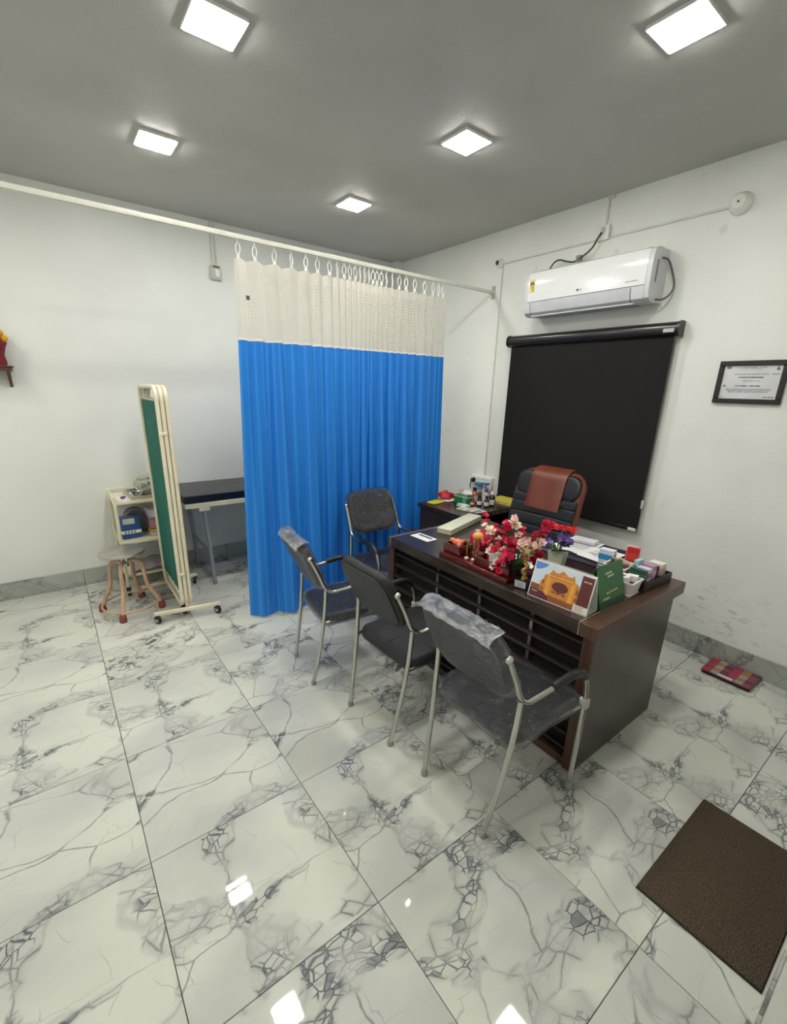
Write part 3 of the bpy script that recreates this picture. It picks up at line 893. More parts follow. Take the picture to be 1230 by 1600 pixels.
words(-0.085, 0.085, 0.045, 0.005); words(0.10, 0.135, 0.045, 0.005, 1)
words(-0.062, 0.06, 0.028, 0.006, 1); words(-0.04, 0.045, 0.008, 0.004)
words(-0.07, 0.055, -0.020, 0.006, 1)
for k in range(4): words(-0.115 + 0.006 * k, 0.115 - 0.006 * k, -0.037 - 0.006 * k, 0.0035)
words(-0.135, -0.115, -0.083, 0.004); words(0.08, 0.13, -0.081, 0.005, 1)
words(-0.128, -0.118, -0.020, 0.010, 1)
g = G(); g.prism([(-0.118 + 0.013 * math.cos(a * math.pi / 8), 0.083 + 0.009 * math.sin(a * math.pi / 8)) for a in range(16)], lambda u, v, n: (X + n, -u, v), 0.0008); g.build('seal', print_grey, ce)
g = G(); g.prism([(0.118, 0.092), (0.123, 0.080), (0.131, 0.068), (0.109, 0.068), (0.115, 0.080)], lambda u, v, n: (X + n, -u, v), 0.0008); g.build('crest', M('certificate_ink', (92, 94, 96), 0.6), ce)

# ---- switch board by the side table
t = thing('switch_board', 'white wall switch board with black plug above the side table', 'switch board', (0, -1.50, 0.835))
g = G(); g.rbox((-0.045, -0.13, -0.06), (0, 0.13, 0.06), 0.006, 2); g.build('box', white_pl, t)
g = G(); g.rbox((-0.050, -0.115, -0.048), (-0.044, 0.115, 0.048), 0.003, 1); g.build('face_plate', M('plate_offwhite', (214, 214, 206), 0.35), t)
for k in range(4):
    g = G(); g.rbox((-0.056, -0.10 + 0.03 * k, -0.012), (-0.049, -0.08 + 0.03 * k, 0.02), 0.002, 1); g.build('rocker', white_pl, t)
g = G(); g.T = Matrix.Rotation(-math.pi / 2, 4, 'Y'); g.lathe([(0.022, 0.05), (0.022, 0.075), (0.012, 0.088), (0.001, 0.088)], c=(0.015, 0.085, 0), seg=14); g.build('plug', black_pl, t)
g = G(); g.tube(smooth_path([(-0.085, 0.085, 0.012), (-0.10, 0.085, -0.02), (-0.09, 0.088, -0.07)]), 0.005, 8); g.build('plug_cable', black_pl, t)
g = G(); g.rbox((-0.10, -0.045, -0.03), (-0.045, 0.03, 0.005), 0.005, 1); g.build('charger', M('charger_blue', (70, 112, 158), 0.4), t)
# ------------------------------------------------------------------ desk
DZ = 0.76
DXF, DXB = -1.662, -0.80           # front edge (visitor side), back edge
DYR, DYL = -3.632, -2.172          # right end, left end
desk = thing('office_desk', 'dark brown wooden office desk with open slatted front', 'desk', (-1.25, -2.90, 0))
DO = Vector((-1.25, -2.90, 0))
def dl(p): return tuple(Vector(p) - DO)
def dbox(name, lo, hi, mat, b=0.002, parent=None):
    g = G(); g.rbox(dl(lo), dl(hi), b, 1); return g.build(name, mat, parent or desk)
top = dbox('desk_top', (DXF, DYR + 0.086, DZ - 0.062), (DXB, DYL - 0.030, DZ), desk_wood)
g = G()
g.box(dl((DXF - 0.001, DYR + 0.0835, DZ - 0.062)), dl((DXB, DYR + 0.086, DZ + 0.0006)))
g.box(dl((DXF - 0.001, DYL - 0.030, DZ - 0.062)), dl((DXB, DYL - 0.0275, DZ + 0.0006)))
g.build('edge_strip', M('edge_strip_pale', (178, 170, 160), 0.4), top)
dbox('end_moulding', (DXF, DYR, DZ - 0.064), (DXB, DYR + 0.083, DZ - 0.0005), desk_edge)
dbox('end_moulding', (DXF, DYL - 0.027, DZ - 0.064), (DXB, DYL, DZ - 0.0005), desk_edge)
for y0, y1 in ((DYR + 0.010, DYR + 0.062), (DYL - 0.055, DYL - 0.004)):
    pn = dbox('side_panel', (DXF + 0.012, y0, 0.0), (DXB - 0.09, y1, DZ - 0.064), desk_panel)
    dbox('panel_edge', (DXF + 0.008, y0 + 0.0015, 0.0), (DXF + 0.0125, y1 - 0.0015, DZ - 0.064), desk_edge, 0.001, pn)
fy0, fy1 = DYR + 0.062, DYL - 0.055
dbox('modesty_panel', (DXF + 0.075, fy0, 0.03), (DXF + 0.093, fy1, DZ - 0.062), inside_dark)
k = 0
z = 0.655
while z > 0.06:
    dbox('front_slat', (DXF + 0.018, fy0, z - 0.007), (DXF + 0.046, fy1, z + 0.007), slat_wood, 0.002)
    z -= 0.080
for y in (-2.612, -2.948, -3.285):
    dbox('metal_strip', (DXF + 0.047, y - 0.008, 0.05), (DXF + 0.058, y + 0.008, DZ - 0.062), alu, 0.001)
dbox('plinth', (DXF + 0.02, fy0, 0.0), (DXF + 0.06, fy1, 0.045), desk_edge)
# drawer pedestal on the sitter's side
ped = dbox('pedestal', (DXB - 0.50, fy0, 0.05), (DXB - 0.11, fy0 + 0.40, DZ - 0.064), desk_panel)
for kk in range(3):
    d_ = dbox('drawer', (DXB - 0.11, fy0 + 0.01, 0.08 + 0.205 * kk), (DXB - 0.09, fy0 + 0.39, 0.27 + 0.205 * kk), desk_wood)
    dbox('handle', (DXB - 0.09, fy0 + 0.14, 0.17 + 0.205 * kk), (DXB - 0.075, fy0 + 0.26, 0.185 + 0.205 * kk), alu, 0.002, d_)

# ---- side table by the wall
STR = math.radians(-3)
st = thing('side_table', 'dark brown side table in the corner behind the desk', 'table', (-0.49, -1.84, 0), 0.0)
g = G(); g.rbox((-0.40, -0.27, 0.722), (0.40, 0.28, 0.758), 0.002, 1); g.build('table_top', desk_wood, st)
for x in (-0.385, 0.365):
    g = G(); g.rbox((x, -0.255, 0), (x + 0.02, 0.265, 0.722), 0.002, 1); g.build('side_panel', desk_panel, st)
g = G(); g.rbox((-0.365, 0.24, 0.10), (0.365, 0.258, 0.722), 0.002, 1); g.build('back_panel', desk_panel, st)
g = G(); g.rbox((-0.365, -0.24, 0.36), (0.365, 0.24, 0.378), 0.002, 1); g.build('shelf', desk_wood, st)

# ------------------------------------------------------------------ visitor chairs
def arm_path(s):
    return [(0.49, s * 0.238, 0.012), (0.498, s * 0.238, 0.25), (0.50, s * 0.238, 0.44), (0.49, s * 0.238, 0.53), (0.465, s * 0.238, 0.585), (0.42, s * 0.238, 0.622), (0.35, s * 0.238, 0.632), (0.25, s * 0.234, 0.622), (0.17, s * 0.228, 0.613), (0.122, s * 0.223, 0.611), (0.086, s * 0.219, 0.632), (0.064, s * 0.217, 0.67), (0.040, s * 0.215, 0.73), (-0.004, s * 0.213, 0.822)]
def back_map(u, v, n):
    # u across, v up the back, n out of its front face; the back leans and curves round the sitter
    bx = 0.008 - 0.42 * v + 0.12 * v * v + 0.30 * u * u
    return (bx + n * 0.92, u, 0.768 + v * 0.915 + n * 0.38)
def seat_map(u, v, n):
    d = 0.012 * (1 - (2 * u / 0.44) ** 2) if n > 0 else 0
    front = -0.02 * max(0, (v - 0.12) / 0.12) ** 2
    return (0.305 + v, u, 0.432 + n - d + front + 0.015 * v)
wrap_rng = random.Random(11)
def crumple(fn, amp, seed):
    from mathutils import noise
    def q(u, v, n):
        p = Vector(fn(u, v, n))
        d = noise.noise_vector(p * 14 + Vector((seed, 0, 0))) * amp + noise.noise_vector(p * 42 + Vector((0, seed, 0))) * amp * 0.5
        return tuple(p + d)
    return q
def seam_map(fn, vs, dirn='v', depth=0.006, wid=0.008):
    def q(u, v, n):
        return fn(u, v, n)
    return q
chair_meshes = {}
def visitor_chair(label, loc, rz, wrapped, shell):
    t = thing('visitor_chair', label, 'chair', loc, rz, 'visitor chairs around the desk')
    if not chair_meshes:
        for s in (-1, 1):
            chair_meshes['frame_tube', s] = G().tube(smooth_path(arm_path(s), 4), 0.0115, 10).mesh('frame_tube', chrome)
            chair_meshes['leg', s] = G().tube(smooth_path([(0.080, s * 0.220, 0.630), (0.070, s * 0.216, 0.48), (0.045, s * 0.203, 0.27), (0.0, s * 0.180, 0.012)], 4), 0.0115, 10).mesh('leg', chrome)
            ap = smooth_path(arm_path(s), 4)
            seg_ = [p + Vector((0, 0, 0.004)) for p in ap if 0.235 < p.x and p.z > 0.575]
            chair_meshes['armrest_pad', s] = G().tube(seg_, [0.017] + [0.0185] * (len(seg_) - 2) + [0.017], 10).mesh('armrest_pad', black_pl)
            chair_meshes['tube_cap', s] = G().ball((-0.008, s * 0.213, 0.829), 0.0165, seg=10).mesh('tube_cap', chrome)
            chair_meshes['foot_front', s] = G().lathe([(0.015, 0), (0.016, 0.012), (0.014, 0.03), (0.012, 0.032)], (0.49, s * 0.238, 0), 12).mesh('foot_cap', grey_pl)
            chair_meshes['foot_rear', s] = G().lathe([(0.015, 0), (0.016, 0.012), (0.014, 0.03), (0.012, 0.032)], (0.001, s * 0.1805, 0), 12).mesh('foot_cap', grey_pl)
            chair_meshes['rail', s] = G().tube([(0.068, s * 0.213, 0.418), (0.30, s * 0.205, 0.418), (0.497, s * 0.234, 0.435)], 0.009, 8).mesh('side_rail', chrome)
            chair_meshes['joint', s] = G().rbox((0.482, s * 0.238 - 0.018, 0.425), (0.516, s * 0.238 + 0.018, 0.47), 0.006, 2).mesh('joint_collar', M('joint_collar_grey', (176, 174, 166), 0.45))
        chair_meshes['bar', 0] = G().tube([(0.10, -0.21, 0.418), (0.10, 0.21, 0.418)], 0.009, 8).mesh('crossbar', chrome)
        chair_meshes['bar', 1] = G().tube([(0.43, -0.21, 0.418), (0.43, 0.21, 0.418)], 0.009, 8).mesh('crossbar', chrome)
        for k, mt in (('a', leather), ('b', leather2)):
            chair_meshes['back', k] = G().pad(0.398, 0.322, 0.050, 0.085, 0.024, back_map).mesh('backrest', mt, 60)
            chair_meshes['seat', k] = G().pad(0.44, 0.465, 0.072, 0.06, 0.03, seat_map).mesh('seat', mt, 60)
        g = G()
        for v in (0.045,):
            g.tube([back_map(u, v, 0.0295) for u in (-0.185, -0.15, -0.1, -0.05, 0, 0.05, 0.1, 0.15, 0.185)], 0.0025, 6)
        chair_meshes['back_seam', 0] = g.mesh('back_seam', M('seam_black', (16, 16, 18), 0.5))
        g = G()
        for v in (-0.06, 0.09):
            g.tube([seat_map(u, v, 0.0375) for u in (-0.20, -0.15, -0.1, -0.05, 0, 0.05, 0.1, 0.15, 0.20)], 0.0025, 6)
        g.tube([seat_map(0.0, v, 0.0375) for v in (-0.2, -0.1, 0, 0.1, 0.2)], 0.0025, 6)
        chair_meshes['seat_seam', 0] = g.mesh('seat_seam', M('seam_black', (16, 16, 18), 0.5))
        g = G().pad(0.378, 0.302, 0.010, 0.080, 0.004, lambda u, v, n: back_map(u, v, n - 0.028))
        chair_meshes['back_shell', 'a'] = g.mesh('back_shell', M('back_shell_film_haze', (78, 81, 80), 0.45, bump=0.08, bscale=200), 60)  # haze of the wrapping film painted in as a paler grey shell
        g = G().pad(0.365, 0.290, 0.008, 0.080, 0.003, lambda u, v, n: back_map(u, v, n - 0.027))
        chair_meshes['back_shell', 'b'] = g.mesh('back_shell', M('back_shell_dark', (38, 40, 39), 0.5, bump=0.08, bscale=200), 60)
        for sd in (0, 1, 2):
            chair_meshes['back_wrap', sd] = G().pad(0.428, 0.350, 0.076, 0.095, 0.036, crumple(back_map, 0.009, 3.0 + sd * 7), n=10, layers=6).mesh('back_wrap', film, 180)
            g = G()
            def fold(a, b_, sd=sd):
                ang = math.pi * (0.05 + 0.9 * b_)
                u = -0.185 + 0.37 * a
                p = Vector(back_map(u, 0.152 + 0.024 * math.sin(ang) - 0.018 * (1 - math.sin(math.pi * a) ** 0.4), 0.044 * math.cos(ang)))
                d = mnoise.noise_vector(p * 26 + Vector((sd * 5, 2, 0))) * 0.006 + mnoise.noise_vector(p * 70 + Vector((0, sd, 3))) * 0.005
                return tuple(p + d)
            g.grid(fold, 60, 14)
            chair_meshes['wrap_fold', sd] = g.mesh('wrap_fold', film_fold, 180)
            chair_meshes['seat_wrap', sd] = G().pad(0.468, 0.490, 0.092, 0.07, 0.040, crumple(seat_map, 0.009, 5.0 + sd * 7), n=10, layers=6).mesh('seat_wrap', film, 180)
    C = chair_meshes
    for s in (-1, 1):
        fr_ = link('frame_tube', C['frame_tube', s], t)
        link('tube_cap', C['tube_cap', s], fr_)
        link('foot_cap', C['foot_front', s], fr_)
        link('joint_collar', C['joint', s], fr_)
        l_ = link('leg', C['leg', s], t); link('foot_cap', C['foot_rear', s], l_)
        link('armrest_pad', C['armrest_pad', s], t)
        link('side_rail', C['rail', s], t)
    link('crossbar', C['bar', 0], t); link('crossbar', C['bar', 1], t)
    b_ = link('backrest', C['back', shell], t)
    link('back_shell', C['back_shell', shell], b_)
    if shell == 'a': link('seam', C['back_seam', 0], b_)
    s_ = link('seat', C['seat', shell], t)
    link('seam', C['seat_seam', 0], s_)
    if wrapped is not None:
        link('plastic_wrap', C['back_wrap', wrapped], b_)
        if wrapped != 2: link('wrap_fold', C['wrap_fold', wrapped], b_)
        link('plastic_wrap', C['seat_wrap', wrapped], s_)
    return t
visitor_chair('plastic-wrapped black visitor chair in front, at the right end of the desk', (-2.216, -3.41, 0), math.radians(-1), 0, 'a')
visitor_chair('unwrapped black visitor chair between the two plastic-wrapped ones', (-2.237, -2.815, 0), math.radians(1), None, 'b')
visitor_chair('plastic-wrapped black visitor chair farthest left, before the blue curtain', (-2.300, -2.19, 0), math.radians(-7), 1, 'a').scale = (0.95, 0.90, 0.97)
visitor_chair('black visitor chair with its back to the curtain, facing the camera', (-1.405, -1.59, 0), math.radians(-92), 2, 'a')

# ------------------------------------------------------------------ executive chair
ex = thing('executive_chair', 'black and brown leather executive chair behind the desk', 'chair', (-0.69, -2.515, 0), math.radians(180 + 3))
def eb(u, v, n):      # back: v = 0 at its bottom (z .50), leans back
    tw = 0.90 + 0.10 * min(1.0, v / 0.30)
    return (-0.175 - 0.17 * (v / 0.65) + n + 0.35 * u * u, u * tw, 0.475 + v)
g = G().pad(0.555, 0.66, 0.095, 0.12, 0.045, lambda u, v, n: eb(u, v + 0.33, n)); g.build('back_shell', brown_leather, ex, 60)
bk = None
rows = [(0.03, 0.16), (0.16, 0.25), (0.25, 0.335), (0.335, 0.415), (0.415, 0.475), (0.475, 0.635)]
g = G()
for v0, v1 in rows:
    top_r = v1 > 0.6
    g.pad(0.525 if not top_r else 0.520, (v1 - v0) * 1.14, 0.05, 0.016 if not top_r else 0.080, 0.020, lambda u, v, n, v0=v0, v1=v1: eb(u, v + (v0 + v1) / 2, n + 0.040))
g.build('back_cushion', leather, ex, 60)
def hmap(u, v, n):      # a broad strap that lies over the top of the back and folds behind it
    vv = 0.690 - 0.32 * v
    drop = max(0.0, (vv - 0.615) / 0.070)
    return eb(u * (1.0 + 0.10 * (vv - 0.5)), min(vv, 0.678), 0.080 - 0.075 * drop ** 2.0 + n)
hp = G()
hp.grid(lambda a, b_: hmap(-0.140 + 0.280 * a, b_ * 0.95, 0.010 * (1 - abs(2 * a - 1) ** 6)), 14, 16)
hp.grid(lambda a, b_: hmap(-0.140 + 0.280 * a, b_ * 0.95, -0.012), 14, 16)
for a_ in (0.0, 1.0):
    hp.grid(lambda q, b_, a_=a_: hmap(-0.140 + 0.280 * a_, b_ * 0.95, -0.012 + 0.012 * q), 1, 16)
hp.grid(lambda a, q: hmap(-0.140 + 0.280 * a, 0.95, -0.012 + q * (0.012 + 0.010 * (1 - abs(2 * a - 1) ** 6))), 14, 1)
hp.build('headrest_panel', brown_leather, ex, 60)
g = G().pad(0.54, 0.52, 0.11, 0.09, 0.05, lambda u, v, n: (0.07 + v, u, 0.47 + n + 0.03 * v)); g.build('seat', leather, ex, 60)
for s in (-1, 1):
    a = G().tube(smooth_path([(-0.17, s * 0.27, 0.44), (-0.19, s * 0.31, 0.57), (-0.12, s * 0.315, 0.63), (0.10, s * 0.315, 0.625), (0.19, s * 0.31, 0.59), (0.17, s * 0.27, 0.44)], 5), 0.017, 10).build('armrest', black_pl, ex)
    g = G(); g.rbox((-0.13, s * 0.315 - 0.03, 0.638), (0.14, s * 0.315 + 0.03, 0.668), 0.013, 3); g.build('arm_pad', brown_leather, a)
g = G(); g.cyl((0, 0, 0.10), (0, 0, 0.42), 0.028, 0.025); g.build('gas_column', black_pl, ex)
g = G(); g.ball((0, 0, 0.105), 0.05, (1, 1, 0.6)); base_ = g.build('star_base', black_pl, ex)
for k in range(5):
    a = 2 * math.pi * k / 5 + 0.3
    g = G(); g.tube([(0.03 * math.cos(a), 0.03 * math.sin(a), 0.11), (0.30 * math.cos(a), 0.30 * math.sin(a), 0.065)], [0.026, 0.016], 8); lg = g.build('base_leg', black_pl, ex)
    g = G(); c_ = (0.30 * math.cos(a), 0.30 * math.sin(a), 0.029); tdir = Vector((-math.sin(a), math.cos(a), 0))
    for s in (-1, 1):
        p = Vector(c_) + tdir * 0.014 * s; g.cyl(p - tdir * 0.008, p + tdir * 0.008, 0.028, seg=14)
    g.build('caster', black_pl, lg)
# ------------------------------------------------------------------ things on the desk
def on_desk(name, label, cat, x, y, rz=0.0, group=None, z=DZ):
    return thing(name, label, cat, (x, y, z + 0.0006), rz, group)
def part(parent, name, mat, fn):
    g = G(); fn(g); return g.build(name, mat, parent)

# white card
t = on_desk('name_card', 'white card with dark printed strip lying on the desk', 'card', -1.482, -2.322, math.radians(2))
part(t, 'card', paper, lambda g: g.rbox((-0.044, -0.083, 0), (0.044, 0.083, 0.0015), 0.0005, 1))
part(t, 'printed_strip', M('navy_print', (44, 48, 66), 0.5), lambda g: g.box((0.006, -0.062, 0.0014), (0.026, 0.062, 0.0019)))

# long cream box
t = on_desk('long_case', 'long cream case lying at the left end of the desk', 'case', -1.10, -2.277, math.radians(17.5))
part(t, 'case_base', M('case_cream', (196, 194, 170), 0.45), lambda g: g.rbox((-0.235, -0.052, 0), (0.235, 0.052, 0.026), 0.004, 2))
part(t, 'case_lid', M('case_cream_light', (214, 213, 190), 0.4), lambda g: g.rbox((-0.238, -0.054, 0.027), (0.238, 0.054, 0.040), 0.004, 2))
part(t, 'hinge', grey_pl, lambda g: g.rbox((-0.06, 0.053, 0.018), (0.06, 0.057, 0.036), 0.001, 1))

# maroon desk organiser
org = on_desk('desk_organiser', 'maroon wooden desk organiser with pen slots at the front edge', 'organiser', -1.515, -2.875, math.radians(0))
part(org, 'base', maroon, lambda g: g.rbox((-0.105, -0.245, 0), (0.105, 0.245, 0.022), 0.004, 2))
part(org, 'front_lip', maroon, lambda g: g.rbox((-0.112, -0.248, 0.0), (-0.098, 0.248, 0.030), 0.003, 1))
def hollow(g, x0, x1, y0, y1, z0, z1, w=0.007):
    g.box((x0, y0, z0), (x1, y0 + w, z1)); g.box((x0, y1 - w, z0), (x1, y1, z1)); g.box((x0, y0 + w, z0), (x0 + w, y1 - w, z1)); g.box((x1 - w, y0 + w, z0), (x1, y1 - w, z1)); g.box((x0 + w, y0 + w, z0), (x1 - w, y1 - w, z0 + 0.004))
part(org, 'card_box', maroon, lambda g: hollow(g, -0.085, 0.03, 0.118, 0.240, 0.022, 0.082))
part(org, 'note_box', maroon, lambda g: hollow(g, -0.085, 0.06, -0.235, 0.000, 0.022, 0.072))
part(org, 'pen_block', maroon, lambda g: g.rbox((-0.02, 0.03, 0.022), (0.04, 0.10, 0.05), 0.003, 1))
part(org, 'name_lettering', M('faded_gilt', (120, 60, 44), 0.4), lambda g: g.box((-0.1126, 0.02, 0.012), (-0.1118, 0.10, 0.019)))
for k, (px, py) in enumerate(((-0.052, 0.085), (-0.040, 0.045))):
    pen = on_desk('gold_pen', ('gold pen standing in the organiser, left of the pair', 'gold pen standing in the organiser, right of the pair')[k], 'pen', -1.515 + px, -2.875 + py, 0, 'gold pens', DZ + 0.022)
    part(pen, 'barrel', gold, lambda g: g.lathe([(0.0035, 0.0), (0.0050, 0.02), (0.0052, 0.09), (0.0045, 0.115), (0.002, 0.118)], seg=12))
    part(pen, 'foot', M('pen_foot_silver', (210, 196, 190), 0.25, 0.8), lambda g: g.lathe([(0.016, 0), (0.016, 0.006), (0.009, 0.012), (0.006, 0.013)], seg=14))
# white note block and its red cover stand in the right box
t = on_desk('note_block', 'white note block with red cover standing in the organiser', 'notepad', -1.50, -2.948, 0.04, None, DZ + 0.0265)
part(t, 'pages', paper, lambda g: g.rbox((-0.012, -0.055, 0), (0.012, 0.045, 0.105), 0.001, 1))
part(t, 'cover', M('red_card', (186, 34, 52), 0.45), lambda g: g.rbox((-0.0135, 0.046, 0), (0.0135, 0.058, 0.112), 0.001, 1))
# models behind the card box
flesh = M('model_orange', (222, 122, 84), 0.4, var=0.2); flesh2 = M('model_pink', (206, 110, 98), 0.4, var=0.2); yel = M('model_yellow', (236, 172, 78), 0.4, var=0.1)
t = on_desk('anatomical_model', 'small orange and pink plastic model lying in the organiser', 'model', -1.545, -2.697, 0.2, None, DZ + 0.062)
part(t, 'body', flesh, lambda g: (g.ball((0, 0, 0.022), 0.030, (0.8, 1.3, 0.8)), g.ball((0.0, 0.038, 0.030), 0.018, (1, 1, 0.8))))
part(t, 'lobe', flesh2, lambda g: (g.ball((-0.022, -0.022, 0.016), 0.016), g.tube(smooth_path([(-0.02, -0.03, 0.03), (0.0, -0.04, 0.045), (0.02, -0.03, 0.04), (0.025, 0.0, 0.03)]), 0.006, 8)))
t = on_desk('model_on_stalk', 'yellow rounded model on a thin stalk behind the gold pens', 'model', -1.445, -2.755, 0, None, DZ + 0.022)
part(t, 'knob', yel, lambda g: g.ball((0, 0, 0.100), 0.031, (1.0, 1.1, 0.85), 14, 8))
part(t, 'stalk', flesh, lambda g: g.tube(smooth_path([(0, 0, 0.006), (0.004, -0.006, 0.04), (0, 0, 0.08)]), 0.006, 8))
part(t, 'foot', flesh2, lambda g: g.lathe([(0.024, 0), (0.024, 0.004), (0.008, 0.009)], seg=14))
part(t, 'side_tube', flesh2, lambda g: g.tube(smooth_path([(0.0, -0.025, 0.098), (-0.01, -0.045, 0.088), (-0.012, -0.050, 0.065)]), 0.006, 8))
t = on_desk('glass_vial', 'small clear glass tube standing among the orange models', 'vial', -1.388, -2.70, 0)
part(t, 'tube', glass, lambda g: g.lathe([(0.016, 0), (0.017, 0.003), (0.017, 0.13), (0.0155, 0.131), (0.015, 0.006), (0.001, 0.005)], seg=16))
part(t, 'stopper', M('stopper_pale', (206, 196, 190), 0.5), lambda g: g.lathe([(0.0148, 0.108), (0.0148, 0.134), (0.001, 0.135)], seg=12))
# pink round tin behind
t = on_desk('pink_pot', 'magenta round pot with dotted lid behind the organiser', 'pot', -1.315, -2.655, 0)
part(t, 'body', M('magenta_gloss', (206, 24, 72), 0.25), lambda g: g.lathe([(0.046, 0), (0.056, 0.02), (0.060, 0.05), (0.056, 0.078), (0.04, 0.10), (0.018, 0.112), (0.001, 0.114)], seg=24))
def dots(g):
    for k in range(16):
        a = 0.8 * k; zz = 0.03 + 0.0045 * k; r_ = 0.0600 if zz < 0.075 else 0.049
        g.ball((r_ * math.cos(a), r_ * math.sin(a), zz), 0.003, seg=6, rings=4)
part(t, 'dots', M('dot_white', (240, 220, 222), 0.4), dots)

# ---- bouquet
bq = on_desk('flower_vase', 'bouquet of red and cream artificial flowers in a dark pot', 'flowers', -1.535, -3.105, 0)
part(bq, 'pot', M('dark_pot', (40, 24, 26), 0.35), lambda g: g.lathe([(0.030, 0), (0.032, 0.004), (0.042, 0.07), (0.044, 0.078), (0.038, 0.078), (0.036, 0.066), (0.001, 0.064)], seg=20))
reds = [M('petal_crimson', (196, 16, 56), 0.55, var=0.25), M('petal_rose', (222, 42, 92), 0.55, var=0.2), M('petal_deep', (158, 8, 36), 0.55, var=0.25)]
creams = [M('petal_cream', (240, 226, 200), 0.55, var=0.08), M('petal_pink', (238, 202, 192), 0.55, var=0.08)]
leafm = M('leaf_green', (46, 96, 44), 0.5, var=0.25)
stemm = M('stem_green', (70, 100, 58), 0.6)
def blossom_mesh(mat, centre, np_, r, cup, name='blossom'):
    g = G()
    for ring_, (rr, cc) in enumerate(((r, cup), (r * 0.62, cup * 1.7))):
        for k in range(np_):
            a = 2 * math.pi * (k + 0.5 * ring_) / np_
            ca, sa = math.cos(a), math.sin(a)
            w_ = rr * 0.62
            pts = []
            for (d_, h_, ww) in ((0.08, 0.0, 0.25), (0.45, 0.35, 0.9), (0.8, 0.75, 1.0), (1.0, 0.85, 0.55)):
                for s in (-1, 0, 1):
                    x = rr * d_; y = s * w_ * ww * 0.6; z = rr * cc * h_ + (0.12 * rr if s != 0 else 0)
                    pts.append(g.vert((x * ca - y * sa, x * sa + y * ca, z)))
            for i in range(3):
                for j in range(2):
                    g.face((pts[i * 3 + j], pts[i * 3 + j + 1], pts[(i + 1) * 3 + j + 1], pts[(i + 1) * 3 + j]))
    g.mi = 1
    g.ball((0, 0, r * 0.25), r * 0.18, seg=6, rings=4)
    return g.mesh(name, [mat, centre], 180)
pollen = M('pollen_yellow', (214, 176, 80), 0.7)
bm_red = [blossom_mesh(mm_, pollen if i == 1 else mm_, 6, 0.026, 0.75) for i, mm_ in enumerate(reds)]
bm_cream = [blossom_mesh(mm_, pollen, 5, 0.024, 0.7) for mm_ in creams]
rb = random.Random(5)
def place_blossom(me, parent, p, nrm, sc=1.0, name='blossom'):
    o = link(name, me, parent)
    q = Vector(nrm).normalized().to_track_quat('Z', 'Y')
    o.rotation_mode = 'QUATERNION'
    from mathutils import Quaternion
    o.rotation_quaternion = q @ Quaternion((0, 0, 1), rb.uniform(0, 6.28))
    o.location = p; o.scale = (sc, sc, sc)
    return o
# sprays: list of (tip y, tip z, x, kind); a spray is a stem with blossoms along its upper part
toward = Vector((-0.62, -0.42, 0.45))
sprays = [(0.285, 0.250, 0.06, 'r', 4), (0.245, 0.215, 0.02, 'c', 6), (0.115, 0.265, 0.03, 'r', 5), (0.060, 0.305, 0.02, 'c', 5), (-0.150, 0.325, 0.02, 'r', 7), (-0.145, 0.245, -0.02, 'c', 6),
          (0.185, 0.17, -0.03, 'r', 5), (0.03, 0.21, -0.04, 'r', 6), (-0.045, 0.225, -0.01, 'c', 6), (-0.13, 0.18, 0.01, 'r', 5), (0.140, 0.115, -0.06, 'c', 4), (0.075, 0.15, -0.07, 'r', 4), (0.02, 0.13, -0.06, 'r', 5), (-0.10, 0.13, 0.02, 'r', 4),
          (0.110, 0.045, -0.055, 'c', 3), (0.060, 0.075, -0.075, 'r', 4), (0.035, 0.06, -0.08, 'r', 4), (0.02, 0.25, 0.05, 'r', 4), (-0.07, 0.25, 0.05, 'r', 4), (0.165, 0.20, 0.02, 'r', 4), (-0.075, 0.165, 0.0, 'c', 4)]
for (ty, tz, tx, kind, nb) in sprays:
    root = Vector((rb.uniform(-0.012, 0.012), rb.uniform(-0.012, 0.012), 0.066))
    tip = Vector((tx, ty, tz))
    mid_ = root.lerp(tip, 0.5) + Vector((0, 0, 0.03 if tz > 0.12 else 0.05))
    path = smooth_path([root, mid_, tip], 6)
    st_ = G().tube(path, 0.0022, 5).build('stem', stemm, bq)
    for k in range(nb):
        f_ = 1.0 - 0.42 * k / max(nb - 1, 1)
        i = int(f_ * (len(path) - 1))
        p = path[i] + Vector((rb.uniform(-.012, .012), rb.uniform(-.014, .014), rb.uniform(-.01, .012)))
        nrm = toward + Vector((rb.uniform(-.5, .5), rb.uniform(-.5, .5), rb.uniform(-.3, .5))) + (tip - root).normalized() * 0.6
        me = rb.choice(bm_red) if kind == 'r' else rb.choice(bm_cream)
        place_blossom(me, st_, p, nrm, rb.uniform(0.8, 1.15) * (0.85 if k == 0 else 1))
    for k in range(2):
        i = int((0.3 + 0.25 * k) * (len(path) - 1)); p = path[i]
        g = G(); d = Vector((rb.uniform(-1, .2), rb.uniform(-1, 1), rb.uniform(-.1, .5))).normalized(); sd = d.cross(Vector((0, 0, 1))).normalized() * 0.009
        a_, b_, c_, d_ = g.vert(p), g.vert(p + d * 0.025 + sd), g.vert(p + d * 0.05 + Vector((0, 0, -0.004))), g.vert(p + d * 0.025 - sd)
        g.face((a_, b_, c_, d_)); g.build('leaf', leafm, st_)

